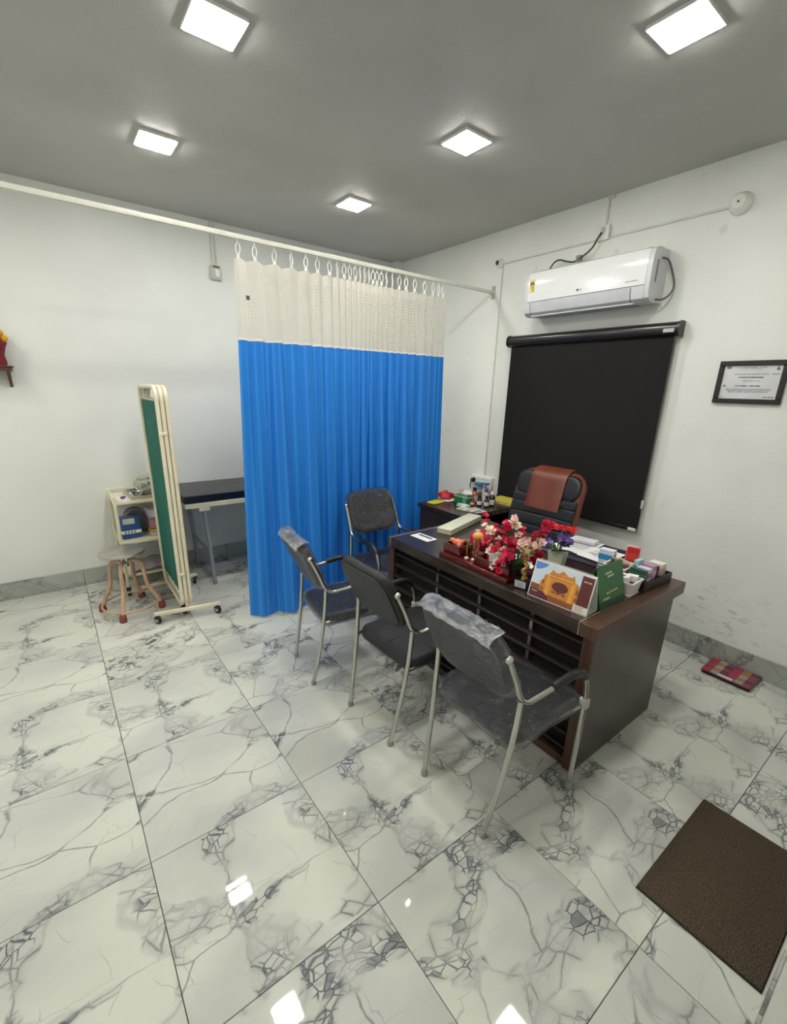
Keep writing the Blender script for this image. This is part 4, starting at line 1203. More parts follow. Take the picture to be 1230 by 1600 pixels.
# ---- trophy
tr = on_desk('trophy', 'small golden trophy figure holding a star on a black base', 'trophy', -1.572, -3.185, math.radians(12))
part(tr, 'base', M('trophy_black', (20, 20, 22), 0.2), lambda g: g.rbox((-0.038, -0.033, 0), (0.038, 0.033, 0.048), 0.002, 1))
part(tr, 'name_plate', M('plate_silver', (196, 198, 200), 0.35), lambda g: g.box((-0.0388, -0.028, 0.008), (-0.0379, 0.028, 0.042)))
part(tr, 'plate_lettering', print_grey, lambda g: [g.box((-0.0393, -0.021 + 0.003 * k, 0.032 - 0.007 * k), (-0.0387, 0.021 - 0.003 * k, 0.0345 - 0.007 * k)) for k in range(4)])
part(tr, 'figure', gold, lambda g: (g.lathe([(0.018, 0.048), (0.016, 0.056), (0.008, 0.060), (0.007, 0.066)], seg=14), g.tube(smooth_path([(0, 0, 0.064), (-0.004, 0.010, 0.085), (0.003, -0.009, 0.108), (0, 0.008, 0.128), (0, 0, 0.146)]), [0.011, 0.011, 0.0115, 0.012, 0.0115, 0.011, 0.0105, 0.010, 0.010, 0.010, 0.011, 0.012, 0.011, 0.0095, 0.009, 0.0085, 0.008, 0.0075, 0.007, 0.0065, 0.006], 10), g.ball((0, 0, 0.152), 0.008, seg=10), g.tube([(0, 0.004, 0.135), (0, 0.016, 0.15), (0, 0.006, 0.172)], 0.0035, 6), g.tube([(0, -0.004, 0.135), (0, -0.016, 0.15), (0, -0.006, 0.172)], 0.0035, 6)))
star = [((0.026 if k % 2 == 0 else 0.0115) * math.sin(math.pi * k / 5), (0.026 if k % 2 == 0 else 0.0115) * math.cos(math.pi * k / 5)) for k in range(10)]
part(tr, 'star', M('pale_gold', (226, 204, 130), 0.3, 0.7), lambda g: g.prism(star, lambda u, v, n: (n - 0.004, u, v + 0.192), 0.008))

# ---- tent calendar with the palace gate picture
cal = on_desk('tent_calendar', 'white tent calendar with orange palace gate picture', 'calendar', -1.562, -3.392, math.radians(4))
CW, CH, CD = 0.292, 0.172, 0.052
def cf(u, v, n):      # front face: u across from the left (0..1), v up (0..1), n out of the page
    s_ = Vector((-CD, 0, 0)).lerp(Vector((-0.004, 0, CH)), v)
    nr = Vector((-CH, 0, CD)).normalized()
    return tuple(s_ + Vector((0, CW / 2 - CW * u, 0)) + nr * n)
def cb(u, v, n):
    s_ = Vector((CD, 0, 0)).lerp(Vector((0.004, 0, CH)), v)
    nr = Vector((CH, 0, CD)).normalized()
    return tuple(s_ + Vector((0, CW / 2 - CW * u, 0)) + nr * n)
sq = [(0, 0), (1, 0), (1, 1), (0, 1)]
part(cal, 'front_leaf', M('calendar_board', (226, 226, 222), 0.45), lambda g: g.prism(sq, lambda u, v, n: cf(u, v, n - 0.003), 0.003))
part(cal, 'back_leaf', M('calendar_board', (226, 226, 222), 0.45), lambda g: g.prism(sq, lambda u, v, n: cb(u, v, n - 0.003), 0.003))
part(cal, 'foot_board', M('calendar_board', (226, 226, 222), 0.45), lambda g: g.box((-CD, -CW / 2, 0), (CD, CW / 2, 0.002)))
cm = [M('print_sky', (206, 216, 224), 0.4, var=0.05), M('print_blue', (92, 136, 204), 0.4), M('print_orange', (204, 132, 52), 0.4, var=0.15, vscale=60), M('print_amber', (226, 158, 66), 0.4, var=0.12, vscale=60),
      M('print_maroon', (98, 42, 40), 0.4), M('print_brown', (142, 82, 44), 0.4, var=0.1, vscale=50), M('print_plum', (92, 40, 52), 0.4), M('print_cream', (232, 228, 206), 0.4), M('print_text', (216, 200, 196), 0.4), print_grey]
g = G(); LV = [0.0004]
def pr(poly, mi, lift=None):
    g.mi = mi
    l_ = LV[0] if lift is None else lift
    ids = [g.vert(cf(u, v, l_)) for u, v in poly]; g.face(ids); LV[0] += 0.00003
def rect(u0, v0, u1, v1): return [(u0, v0), (u1, v0), (u1, v1), (u0, v1)]
pr(rect(0.015, 0.02, 0.985, 0.95), 0)
pr([(0.015, 0.80), (0.05, 0.74), (0.12, 0.78), (0.2, 0.86), (0.24, 0.95), (0.015, 0.95)], 1)
pr(rect(0.015, 0.02, 0.985, 0.30), 5)
# palace: stepped skyline with domes
pr([(0.16, 0.18), (0.16, 0.48), (0.20, 0.52), (0.21, 0.66), (0.24, 0.69), (0.28, 0.71), (0.30, 0.80), (0.33, 0.86), (0.36, 0.81), (0.42, 0.80), (0.46, 0.85), (0.50, 0.89), (0.54, 0.85), (0.58, 0.80), (0.64, 0.80), (0.67, 0.86), (0.70, 0.80), (0.71, 0.71), (0.76, 0.68), (0.79, 0.64), (0.80, 0.46), (0.82, 0.42), (0.82, 0.16)], 2)
pr([(0.26, 0.16), (0.26, 0.70), (0.73, 0.70), (0.73, 0.16), (0.66, 0.16), (0.66, 0.62), (0.33, 0.62), (0.33, 0.16)], 3)
pr([(0.29, 0.64), (0.70, 0.64), (0.70, 0.66), (0.29, 0.66)], 5)
pr([(0.36, 0.60), (0.64, 0.60), (0.64, 0.28), (0.36, 0.28)], 2)
pr([(0.50 + 0.135 * math.cos(a * math.pi / 12), 0.455 + 0.135 * math.sin(a * math.pi / 12)) for a in range(24)], 4)
for k in range(3): pr(rect(0.38 + 0.085 * k, 0.275, 0.44 + 0.085 * k, 0.315), 4)
for k in range(2): pr([(0.19 + 0.57 * k, 0.42), (0.225 + 0.57 * k, 0.42), (0.225 + 0.57 * k, 0.52), (0.207 + 0.57 * k, 0.56), (0.19 + 0.57 * k, 0.52)], 5)
for k in range(2): pr([(0.19 + 0.57 * k, 0.24), (0.225 + 0.57 * k, 0.24), (0.225 + 0.57 * k, 0.34), (0.19 + 0.57 * k, 0.34)], 5)
pr([(0.015, 0.02), (0.36, 0.02), (0.33, 0.14), (0.24, 0.22), (0.10, 0.23), (0.015, 0.24)], 6)
pr(rect(0.015, 0.24, 0.17, 0.37), 5)
pr(rect(0.80, 0.02, 0.985, 0.95), 4)
pr(rect(0.77, 0.03, 0.985, 0.20), 7)
for k in range(4): pr(rect(0.79, 0.165 - 0.035 * k, 0.79 + 0.15 - 0.02 * (k % 2), 0.178 - 0.035 * k), 9)
pr(rect(0.055, 0.165, 0.15, 0.182), 8)
for k in range(6): pr(rect(0.83, 0.70 - 0.06 * k, 0.94 - 0.02 * (k % 3), 0.707 - 0.06 * k), 6)
g.build('picture', cm, cal)
g = G()
for k, w_ in enumerate((0.025, 0.018, 0.03, 0.015)):
    g.prism(rect(0.835 + 0.034 * k, 0.80, 0.835 + 0.034 * k + w_, 0.825 + 0.012 * (k % 2)), lambda u, v, n: cf(u, v, n + 0.0016), 0.0003)
g.build('heading_print', M('print_text', (216, 200, 196), 0.4), cal)
g = G()
for k in range(46):
    y = CW / 2 - 0.02 - k * (CW - 0.04) / 45
    g.tube([(0.006 * math.cos(a * math.pi / 4), y, CH + 0.001 + 0.006 * math.sin(a * math.pi / 4)) for a in range(8)], 0.0006, 4, closed=True)
g.build('wire_binding', M('wire_white', (214, 214, 216), 0.3), cal)

# ---- green tent card
gc = on_desk('green_tent_card', 'green tent card standing behind the palace calendar', 'calendar', -1.392, -3.500, math.radians(-1))
GW, GH, GD = 0.215, 0.190, 0.050
def gf(u, v, n):      # face towards -y
    s_ = Vector((0, -GD, 0.0)).lerp(Vector((0, -0.003, GH)), v)
    nr = Vector((0, -GH, GD)).normalized()
    return tuple(s_ + Vector((-GW / 2 + GW * u, 0, 0)) + nr * n)
def gb(u, v, n):
    s_ = Vector((0, GD, 0.0)).lerp(Vector((0, 0.003, GH)), v)
    nr = Vector((0, GH, GD)).normalized()
    return tuple(s_ + Vector((-GW / 2 + GW * u, 0, 0)) + nr * n)
gm = M('card_green', (46, 104, 58), 0.4, var=0.12); gmd = M('card_dark_green', (18, 64, 34), 0.45)
part(gc, 'front_leaf', gm, lambda g: g.prism(sq, lambda u, v, n: gf(u, 0.17 + 0.83 * v, n - 0.002), 0.002))
part(gc, 'base_flap', gmd, lambda g: g.prism(sq, lambda u, v, n: gf(u, 0.17 * v, n - 0.002), 0.0022))
part(gc, 'back_leaf', gm, lambda g: g.prism(sq, lambda u, v, n: gb(u, v, n - 0.002), 0.002))
part(gc, 'foot_board', gmd, lambda g: g.box((-GW / 2, -GD, 0), (GW / 2, GD, 0.002)))
gu = Vector(gf(1, 0, 0)) - Vector(gf(0, 0, 0)); gv = Vector(gf(0, 1, 0)) - Vector(gf(0, 0, 0))
gtx = M('print_white_green', (206, 222, 204), 0.4)
def strokes(name, mt, u0, v0, ws, hgt, tilt=0.0):
    g = G(); u = u0
    for k, w_ in enumerate(ws):
        vv = v0 + tilt * (u - u0)
        g.prism([(u, vv), (u + w_, vv + tilt * w_), (u + w_, vv + hgt * (0.8 + 0.2 * (k % 2))), (u, vv + hgt)], lambda a, b_, n: gf(a, b_, n + 0.0002), 0.0004)
        u += w_ + 0.022
    return g.build(name, mt, gc)
strokes('heading_print', gtx, 0.30, 0.775, (0.03, 0.05, 0.04, 0.05), 0.05, 0.05)
strokes('heading_print', gtx, 0.38, 0.695, (0.05, 0.04, 0.05, 0.03), 0.05, 0.05)
strokes('footer_print', gtx, 0.16, 0.20, (0.04, 0.03, 0.05, 0.04), 0.045)
strokes('script_print', M('print_gold', (222, 186, 112), 0.4), 0.30, 0.315, (0.07, 0.04, 0.05, 0.04, 0.06, 0.05), 0.05, 0.06)
g = G()
for k in range(9):
    a = 2 * math.pi * k / 9
    g.prism([(0.45 + 0.13 * math.cos(a) + 0.012 * math.cos(b * math.pi / 3), 0.50 + 0.11 * math.sin(a) + 0.014 * math.sin(b * math.pi / 3)) for b in range(6)], lambda u, v, n: gf(u, v, n + 0.0002), 0.0004)
g.build('ornament', M('print_light_green', (112, 162, 112), 0.4), gc)

# ---- pot of purple flowers with a red spray
pp = on_desk('purple_flower_pot', 'pale square pot of purple artificial flowers with a red spray', 'flowers', -1.17, -3.105, 0.2)
part(pp, 'pot', M('pale_green_pot', (206, 214, 186), 0.4), lambda g: g.prism([(-0.034, 0), (0.034, 0), (0.046, 0.085), (-0.046, 0.085)], lambda u, v, n: (n - 0.035, u, v), 0.07))
vio = [M('petal_violet', (78, 58, 138), 0.55, var=0.2), M('petal_lilac', (118, 100, 176), 0.55, var=0.15), M('petal_indigo', (58, 44, 100), 0.55, var=0.2)]
bm_vio = [blossom_mesh(v_, pollen, 5, 0.022, 0.5) for v_ in vio]
for k in range(13):
    a = rb.uniform(0, 6.28); r_ = rb.uniform(0.015, 0.06)
    tip = Vector((r_ * math.cos(a) - 0.01, r_ * math.sin(a) * 1.25, rb.uniform(0.125, 0.185)))
    s_ = G().tube(smooth_path([(rb.uniform(-.01, .01), rb.uniform(-.01, .01), 0.08), tuple(tip * 0.6 + Vector((0, 0, 0.05))), tuple(tip)], 4), 0.0018, 5).build('stem', stemm, pp)
    place_blossom(bm_vio[k % 3], s_, tip, toward + Vector((rb.uniform(-.5, .5), rb.uniform(-.5, .5), rb.uniform(0, .6))), rb.uniform(0.85, 1.15))
for k in range(14):
    a = rb.uniform(0, 6.28); d = Vector((math.cos(a), math.sin(a), rb.uniform(0.1, 0.9))).normalized(); sd = d.cross(Vector((0, 0, 1))).normalized() * 0.011
    p = Vector((0.012 * math.cos(a), 0.012 * math.sin(a), 0.085)); L_ = rb.uniform(0.05, 0.085)
    g = G(); i0 = [g.vert(p), g.vert(p + d * L_ * 0.5 + sd + Vector((0, 0, 0.006))), g.vert(p + d * L_), g.vert(p + d * L_ * 0.5 - sd + Vector((0, 0, 0.006)))]; g.face(i0); g.build('leaf', leafm, pp)
sp_path = smooth_path([(0.01, 0.01, 0.08), (0.06, 0.03, 0.15), (0.12, 0.02, 0.185), (0.135, 0.02, 0.175), (0.135, 0.14, 0.165)], 5)
s_ = G().tube(sp_path[:16], 0.002, 5).build('red_spray_stem', stemm, pp)
red_sp = blossom_mesh(M('petal_scarlet', (214, 18, 30), 0.5, var=0.2), reds[2], 6, 0.019, 0.4)
for k in range(8):
    place_blossom(red_sp, s_, Vector((0.135, 0.145 - 0.024 * k, 0.168 + 0.002 * k + rb.uniform(-.004, .004))), Vector((-0.6, -0.3, 0.7)) + Vector((rb.uniform(-.2, .2), rb.uniform(-.2, .2), 0)), 0.7 + 0.4 * (k > 2))

# ---- papers and files on the sitter's side
t = on_desk('file_stack', 'dark file folder lying under the white papers', 'folder', -0.855, -3.10, math.radians(4))
part(t, 'cover', M('file_dark', (36, 34, 42), 0.45), lambda g: g.rbox((-0.165, -0.21, 0), (0.165, 0.21, 0.004), 0.001, 1))
part(t, 'pages', M('file_pages', (122, 110, 132), 0.7), lambda g: g.box((-0.160, -0.205, 0.004), (0.160, 0.205, 0.028)))
part(t, 'upper_cover', M('file_dark', (36, 34, 42), 0.45), lambda g: g.rbox((-0.165, -0.21, 0.028), (0.165, 0.21, 0.032), 0.001, 1))
def loose_paper(label, x, y, rz, z, w=0.148, h=0.21):
    t = thing('paper_sheet', label, 'paper', (x, y, z), rz, 'loose papers on the desk')
    part(t, 'sheet', paper, lambda g: g.grid(lambda u, v: (-w + 2 * w * u, -h / 2 * 1.0 + h * v, 0.0012 + 0.004 * math.sin(3 * u + 1) * u * v), 6, 4))
    part(t, 'text', print_grey, lambda g: [g.box((w * (0.62 - 0.13 * k) - 0.002, -h * 0.36, 0.0052), (w * (0.62 - 0.13 * k) + 0.002, h * (0.36 - 0.2 * (k % 3 == 2)), 0.0056)) for k in range(9)])
    return t
loose_paper('white printed sheet on top of the dark file', -0.845, -3.03, math.radians(6), DZ + 0.0335, 0.148, 0.21)
loose_paper('white printed sheet partly over the file by the green card', -0.90, -3.215, math.radians(-3), DZ + 0.040, 0.125, 0.16)
loose_paper('white sheet lying between the bouquet and purple flowers', -1.27, -2.96, math.radians(20), DZ + 0.001, 0.10, 0.15)
t = thing('paper_box', 'flat white box resting on the papers near the chair', 'box', (-0.765, -3.03, DZ + 0.0395), math.radians(10))
part(t, 'box', M('pale_lilac_box', (214, 212, 220), 0.4), lambda g: g.rbox((-0.04, -0.075, 0), (0.04, 0.075, 0.020), 0.003, 1))
part(t, 'lid_line', print_grey, lambda g: g.box((-0.0405, -0.0755, 0.012), (0.0405, 0.0755, 0.0128)))

# ---- white baskets with supplies
def basket(label, x, y, rz, w, d, h, z=DZ):
    t = on_desk('plastic_basket', label, 'basket', x, y, rz, 'white plastic baskets on the desk', z)
    def taper(g):
        for (a0, a1) in (((-1, -1), (1, -1)), ((1, -1), (1, 1)), ((1, 1), (-1, 1)), ((-1, 1), (-1, -1))):
            p = [Vector((a[0] * w / 2 * k, a[1] * d / 2 * k, zz)) for k, zz in ((0.80, 0.0), (1.0, h)) for a in (a0, a1)]
            q = [v * 1.0 for v in p]
            ctr = Vector((0, 0, 0))
            inn = [Vector((v.x * 0.94, v.y * 0.94, v.z)) for v in p]
            i = [g.vert(v) for v in p] ; j = [g.vert(v) for v in inn]
            g.face((i[0], i[1], i[3], i[2])); g.face((j[0], j[2], j[3], j[1])); g.face((i[2], i[3], j[3], j[2])); g.face((i[0], j[0], j[1], i[1])); g.face((i[0], i[2], j[2], j[0])); g.face((i[1], j[1], j[3], i[3]))
        g.box((-w * 0.39, -d * 0.39, 0), (w * 0.39, d * 0.39, 0.003))
    wm = M('basket_white', (226, 220, 214), 0.4)
    part(t, 'wall', wm, taper)
    part(t, 'rim', wm, lambda g: [g.box((-w / 2 - 0.004, sy * d / 2 - 0.004, h - 0.004), (w / 2 + 0.004, sy * d / 2 + 0.004, h + 0.003)) for sy in (-1, 1)] + [g.box((sx * w / 2 - 0.004, -d / 2 + 0.004, h - 0.004), (sx * w / 2 + 0.004, d / 2 - 0.004, h + 0.003)) for sx in (-1, 1)])
    part(t, 'foot', wm, lambda g: g.rbox((-w * 0.44, -d * 0.44, 0), (w * 0.44, d * 0.44, 0.012), 0.003, 1))
    return t
BX, BY = -1.205, -3.508
basket('front white plastic basket on the desk, holding a white roll', BX, BY, math.radians(3), 0.115, 0.105, 0.072)
t = on_desk('bandage_roll', 'white round roll sitting in the front basket', 'roll', BX - 0.022, BY + 0.010, 0, None, DZ + 0.0135)
part(t, 'roll', M('roll_white', (232, 228, 222), 0.7), lambda g: g.lathe([(0.032, 0), (0.032, 0.078), (0.030, 0.080), (0.013, 0.080), (0.012, 0.078), (0.012, 0.04)], seg=22))
part(t, 'core', M('roll_core', (120, 112, 116), 0.7), lambda g: g.lathe([(0.0118, 0.03), (0.0118, 0.081), (0.008, 0.081), (0.008, 0.03)], seg=16))
t = on_desk('small_white_box', 'tiny white box beside the roll in the front basket', 'box', BX + 0.034, BY - 0.012, 0.3, None, DZ + 0.0135)
part(t, 'box', paper, lambda g: g.rbox((-0.015, -0.024, 0), (0.015, 0.024, 0.075), 0.002, 1))
part(t, 'print_band', M('print_mauve', (140, 96, 110), 0.5), lambda g: g.box((-0.0153, -0.0243, 0.02), (0.0153, 0.0243, 0.045)))
basket('rear white plastic basket on the desk, holding brown packets', -1.075, -3.405, math.radians(2), 0.125, 0.110, 0.085)
for k, (dx, dy, rz, cc, lab) in enumerate(((-0.022, -0.02, 0.3, (120, 62, 52), 'reddish brown packet leaning in the rear basket'), (0.012, 0.022, -0.2, (88, 52, 46), 'dark brown packet lying in the rear basket'))):
    t = on_desk('brown_packet', lab, 'packet', -1.075 + dx, -3.405 + dy, rz, 'brown packets', DZ + 0.0135)
    part(t, 'pouch', M('packet_brown_%d' % k, cc, 0.5), lambda g: g.pad(0.07, 0.085, 0.016, 0.01, 0.007, lambda u, v, n: (n, u, 0.045 + v)))
    part(t, 'crimp', M('packet_edge_tan', (190, 160, 140), 0.5), lambda g: g.box((-0.003, -0.034, 0.085), (0.003, 0.034, 0.094)))
t = on_desk('folded_leaflet', 'folded cream leaflet standing in the rear basket', 'leaflet', -1.05, -3.425, 0.1, None, DZ + 0.0135)
part(t, 'sheet', M('leaflet_cream', (232, 222, 206), 0.6), lambda g: g.prism([(-0.04, 0), (0.04, 0), (0.045, 0.095), (-0.042, 0.086)], lambda u, v, n: (n + u * 0.3, u, v), 0.004))
part(t, 'fold', print_grey, lambda g: g.prism([(-0.03, 0.05), (0.03, 0.05), (0.03, 0.052), (-0.03, 0.052)], lambda u, v, n: (n + u * 0.3 - 0.0005, u, v), 0.0005))
def med_box(label, x, y, rz, w, d, h, base, band, z=DZ, group='medicine cartons on the desk', vert=True):
    t = on_desk('medicine_carton', label, 'carton', x, y, rz, group, z)
    part(t, 'carton', M('carton_%d_%d_%d' % base, base, 0.4, var=0.03), lambda g: g.rbox((-w / 2, -d / 2, 0), (w / 2, d / 2, h), 0.0012, 1))
    def bands(g):
        g.mi = 0; g.box((-w / 2 - 0.0004, -d / 2 - 0.0004, h * 0.55), (w / 2 + 0.0004, d / 2 + 0.0004, h * 0.8))
        g.mi = 1; g.box((-w / 2 - 0.0004, -d / 2 - 0.0004, h * 0.16), (w * 0.2, d / 2 + 0.0004, h * 0.22)); g.box((-w / 2 - 0.0004, -d / 2 - 0.0004, h * 0.30), (w * 0.1, d / 2 + 0.0004, h * 0.35))
    part(t, 'print', [M('band_%d_%d_%d' % band, band, 0.4), print_grey], bands)
    return t
med_box('white carton with a blue band standing behind the baskets', -1.015, -3.305, 0.15, 0.045, 0.075, 0.125, (218, 224, 234), (52, 148, 204))
# ---- black tray with cartons
TRX, TRY = -0.998, -3.522
t = on_desk('black_tray', 'black desk tray full of medicine cartons at the desk corner', 'tray', TRX, TRY, math.radians(-3))
def tray_w(g):
    w, d, h = 0.27, 0.105, 0.052
    g.box((-w / 2, -d / 2, 0), (w / 2, d / 2, 0.004))
    for s in (-1, 1):
        g.box((-w / 2, s * (d / 2) - (0.005 if s > 0 else 0), 0.004), (w / 2, s * (d / 2) + (0.005 if s < 0 else 0), h))
        g.box((s * (w / 2) - (0.005 if s > 0 else 0), -d / 2 + 0.005, 0.004), (s * (w / 2) + (0.005 if s < 0 else 0), d / 2 - 0.005, h))
part(t, 'tray_body', M('tray_black', (34, 26, 26), 0.4), tray_w)
part(t, 'divider', M('tray_black', (34, 26, 26), 0.4), lambda g: g.box((0.04, -0.045, 0.004), (0.044, 0.045, 0.045)))
zt = DZ + 0.0045
med_box('dark green carton at the front end of the black tray', TRX - 0.112, TRY + 0.006, math.radians(-3), 0.020, 0.080, 0.100, (28, 74, 56), (60, 110, 90), zt)
med_box('white and purple carton in the black tray', TRX - 0.078, TRY - 0.006, math.radians(-3), 0.036, 0.062, 0.105, (206, 200, 210), (146, 96, 142), zt)
med_box('lilac carton behind the white and purple one in the tray', TRX - 0.036, TRY - 0.008, math.radians(-3), 0.036, 0.060, 0.112, (168, 132, 168), (190, 170, 196), zt)
med_box('teal-topped carton in the middle of the black tray', TRX - 0.060, TRY + 0.034, math.radians(-3), 0.060, 0.022, 0.130, (160, 196, 202), (56, 146, 156), zt)
med_box('thin maroon carton in the black tray', TRX + 0.008, TRY - 0.004, math.radians(-3), 0.016, 0.070, 0.100, (84, 30, 34), (120, 60, 60), zt)
med_box('cream carton at the far end of the black tray', TRX + 0.075, TRY - 0.002, math.radians(-3), 0.050, 0.070, 0.098, (226, 216, 206), (206, 170, 160), zt)
med_box('bright red carton standing tall behind the black tray', -0.970, -3.415, math.radians(12), 0.020, 0.060, 0.160, (196, 44, 42), (216, 70, 60))
med_box('slim white carton behind the red one', -0.915, -3.385, math.radians(10), 0.022, 0.055, 0.145, (226, 228, 232), (220, 120, 120))
# ------------------------------------------------------------------ things on the side table
SZ = 0.758
def on_side(name, label, cat, x, y, rz=0.0, group=None, z=SZ):
    return thing(name, label, cat, (x, y, z + 0.0006), rz, group)
from mathutils import noise as mnoise
def lump(g, c, r, sc, amp, seed, seg=18, rings=10):
    n0 = len(g.v); g.ball((0, 0, 0), r, sc, seg, rings)
    for i in range(n0, len(g.v)):
        p = Vector(g.v[i]); d = mnoise.noise_vector(p * 30 + Vector((seed, seed, 0))) * amp
        q = p + d; q.z = max(q.z, -r * sc[2] * 0.55)
        g.v[i] = tuple(q + Vector(c) + Vector((0, 0, r * sc[2] * 0.55)))
t = on_side('red_bag', 'crumpled red and white bag on the side table by the curtain', 'bag', -0.62, -1.622, 0.1)
part(t, 'red_side', M('red_bag_cloth', (196, 38, 44), 0.5, bump=0.5, bscale=50, var=0.2), lambda g: lump(g, (0, 0.0, 0.008), 0.066, (1.0, 1.1, 0.62), 0.034, 4, 26, 14))
part(t, 'white_side', M('white_bag_cloth', (222, 214, 210), 0.6), lambda g: lump(g, (0.0, -0.02, 0.0), 0.074, (1.05, 1.05, 0.22), 0.010, 9))
t = on_side('yellow_packet', 'flat yellow packet under the red bag', 'packet', -0.775, -1.66, 0.15)
part(t, 'packet', M('packet_yellow', (226, 212, 38), 0.45), lambda g: g.pad(0.13, 0.09, 0.014, 0.008, 0.006, lambda u, v, n: (u, v, n + 0.0075)))
part(t, 'crimp', M('packet_yellow_dark', (196, 180, 30), 0.45), lambda g: g.box((-0.070, -0.04, 0.004), (-0.060, 0.04, 0.009)))
t = on_side('tissue_box', 'green box with white stripes and papers on top', 'box', -0.575, -1.800, math.radians(4))
part(t, 'box', M('box_green', (28, 116, 58), 0.4), lambda g: g.rbox((-0.045, -0.075, 0), (0.045, 0.075, 0.075), 0.002, 1))
def stripes(g):
    for k in (0.025, 0.045): g.box((-0.0456, -k - 0.004, -0.0), (0.0456, -k + 0.001, 0.0755))
    g.box((-0.0456, -0.0755, 0.062), (0.0456, 0.0755, 0.068))
part(t, 'stripes', M('box_stripe', (206, 226, 208), 0.4), stripes)
t = on_side('crumpled_tissue', 'crumpled white tissue on the green box', 'tissue', -0.565, -1.805, 0.3, None, SZ + 0.077)
part(t, 'sheet', M('tissue_white', (230, 228, 222), 0.8), lambda g: lump(g, (0, 0, 0), 0.045, (0.9, 1.3, 0.5), 0.018, 2))
part(t, 'inner_fold', M('tissue_tan', (186, 150, 128), 0.8), lambda g: lump(g, (-0.01, 0.035, 0.02), 0.022, (1, 1.2, 0.7), 0.01, 6))
t = on_side('blue_carton', 'small pale blue carton lying before the green box', 'carton', -0.668, -1.885, math.radians(10))
part(t, 'carton', M('carton_pale_blue', (176, 212, 226), 0.4), lambda g: g.rbox((-0.022, -0.055, 0), (0.022, 0.055, 0.022), 0.0015, 1))
part(t, 'print', M('band_white_blue', (226, 236, 240), 0.4), lambda g: g.box((-0.0224, -0.03, -0.0), (0.0224, 0.01, 0.0224)))
for k, (x, y, rz, lab) in enumerate(((-0.70, -1.955, 0.25, 'printed leaflet lying at the front corner of the side table'), (-0.66, -2.02, -0.15, 'folded printed sheet beside the leaflet on the side table'))):
    t = on_side('leaflet', lab, 'leaflet', x, y, rz, 'leaflets on the side table', SZ + 0.0015 * k)
    part(t, 'sheet', M('leaflet_white', (222, 220, 214), 0.6), lambda g: g.rbox((-0.05, -0.075, 0), (0.05, 0.075, 0.0012), 0.0003, 1))
    part(t, 'print', [M('leaflet_print_a', (206, 180, 90), 0.6), M('leaflet_print_b', (110, 120, 150), 0.6)], lambda g: (setattr(g, 'mi', 0), g.box((-0.04, 0.02, 0.0011), (0.04, 0.065, 0.0016)), setattr(g, 'mi', 1), g.box((-0.04, -0.06, 0.0011), (0.03, -0.01, 0.0016))))
amber = M('amber_bottle', (44, 22, 16), 0.12, coat=0.4); lbl = M('bottle_label', (214, 212, 208), 0.5)
def bottle(label, x, y, s=1.0, cap=(30, 28, 28), body=amber, hh=1.0):
    t = on_side('medicine_bottle', label, 'bottle', x, y, rb.uniform(0, 1), 'medicine bottles on the side table')
    part(t, 'glass', body, lambda g: g.lathe([(0.020 * s, 0), (0.022 * s, 0.003), (0.022 * s, 0.055 * s * hh), (0.018 * s, 0.066 * s * hh), (0.010 * s, 0.072 * s * hh), (0.010 * s, 0.080 * s * hh), (0.001, 0.080 * s * hh)], seg=18))
    part(t, 'cap', M('cap_%d_%d_%d' % cap, cap, 0.35), lambda g: g.lathe([(0.0135 * s, 0.078 * s * hh), (0.0135 * s, 0.096 * s * hh), (0.011 * s, 0.099 * s * hh), (0.001, 0.099 * s * hh)], seg=16))
    part(t, 'paper_label', lbl, lambda g: g.lathe([(0.0223 * s, 0.012 * s), (0.0226 * s, 0.012 * s), (0.0226 * s, 0.046 * s * hh), (0.0223 * s, 0.046 * s * hh)], seg=18))
bottle('small brown bottle with black cap, left of the three brown ones', -0.520, -1.925, 0.95)
bottle('small brown bottle in the middle of the three brown ones', -0.500, -1.985, 0.95, (24, 22, 24))
bottle('tallest brown bottle with white cap beside the yellow file', -0.435, -1.985, 1.15, (226, 216, 208), amber, 1.08)
bottle('pinkish orange bottle with dark cap beside the green box', -0.47, -1.815, 1.35, (40, 40, 38), M('syrup_orange', (186, 96, 72), 0.2, coat=0.3), 1.0)
bottle('pale bottle with reddish shoulders among the brown bottles', -0.40, -1.885, 1.30, (120, 70, 78), M('pale_grey_bottle', (178, 180, 170), 0.3), 1.0)
bottle('clear yellowish bottle with cream cap behind the brown ones', -0.355, -1.925, 1.1, (230, 206, 186), M('yellow_clear_bottle', (190, 180, 110), 0.25), 1.0)
bottle('low red bottle in front of the orange bottle', -0.565, -1.885, 0.8, (170, 26, 32), M('red_bottle', (160, 24, 34), 0.3), 0.75)
t = on_side('spray_bottle', 'spray bottle with blue pump behind the brown bottles', 'bottle', -0.325, -1.81, 0.5)
part(t, 'body', M('spray_clear', (196, 206, 214), 0.15, coat=0.3), lambda g: g.lathe([(0.026, 0), (0.028, 0.004), (0.028, 0.085), (0.018, 0.10), (0.011, 0.104), (0.001, 0.105)], seg=18))
part(t, 'pump', M('pump_blue', (64, 116, 176), 0.35), lambda g: (g.lathe([(0.014, 0.103), (0.014, 0.122), (0.007, 0.124), (0.006, 0.14), (0.001, 0.14)], seg=14), g.rbox((-0.012, -0.03, 0.138), (0.012, 0.03, 0.156), 0.004, 1)))
t = on_side('yellow_file', 'yellow file lying at the blind end of the side table', 'file', -0.215, -1.965, math.radians(6))
part(t, 'cover', M('file_yellow', (222, 206, 76), 0.5), lambda g: g.rbox((-0.10, -0.13, 0.018), (0.10, 0.13, 0.022), 0.001, 1))
part(t, 'pages', M('file_pages_cream', (216, 200, 150), 0.7), lambda g: g.box((-0.097, -0.127, 0.003), (0.097, 0.127, 0.018)))
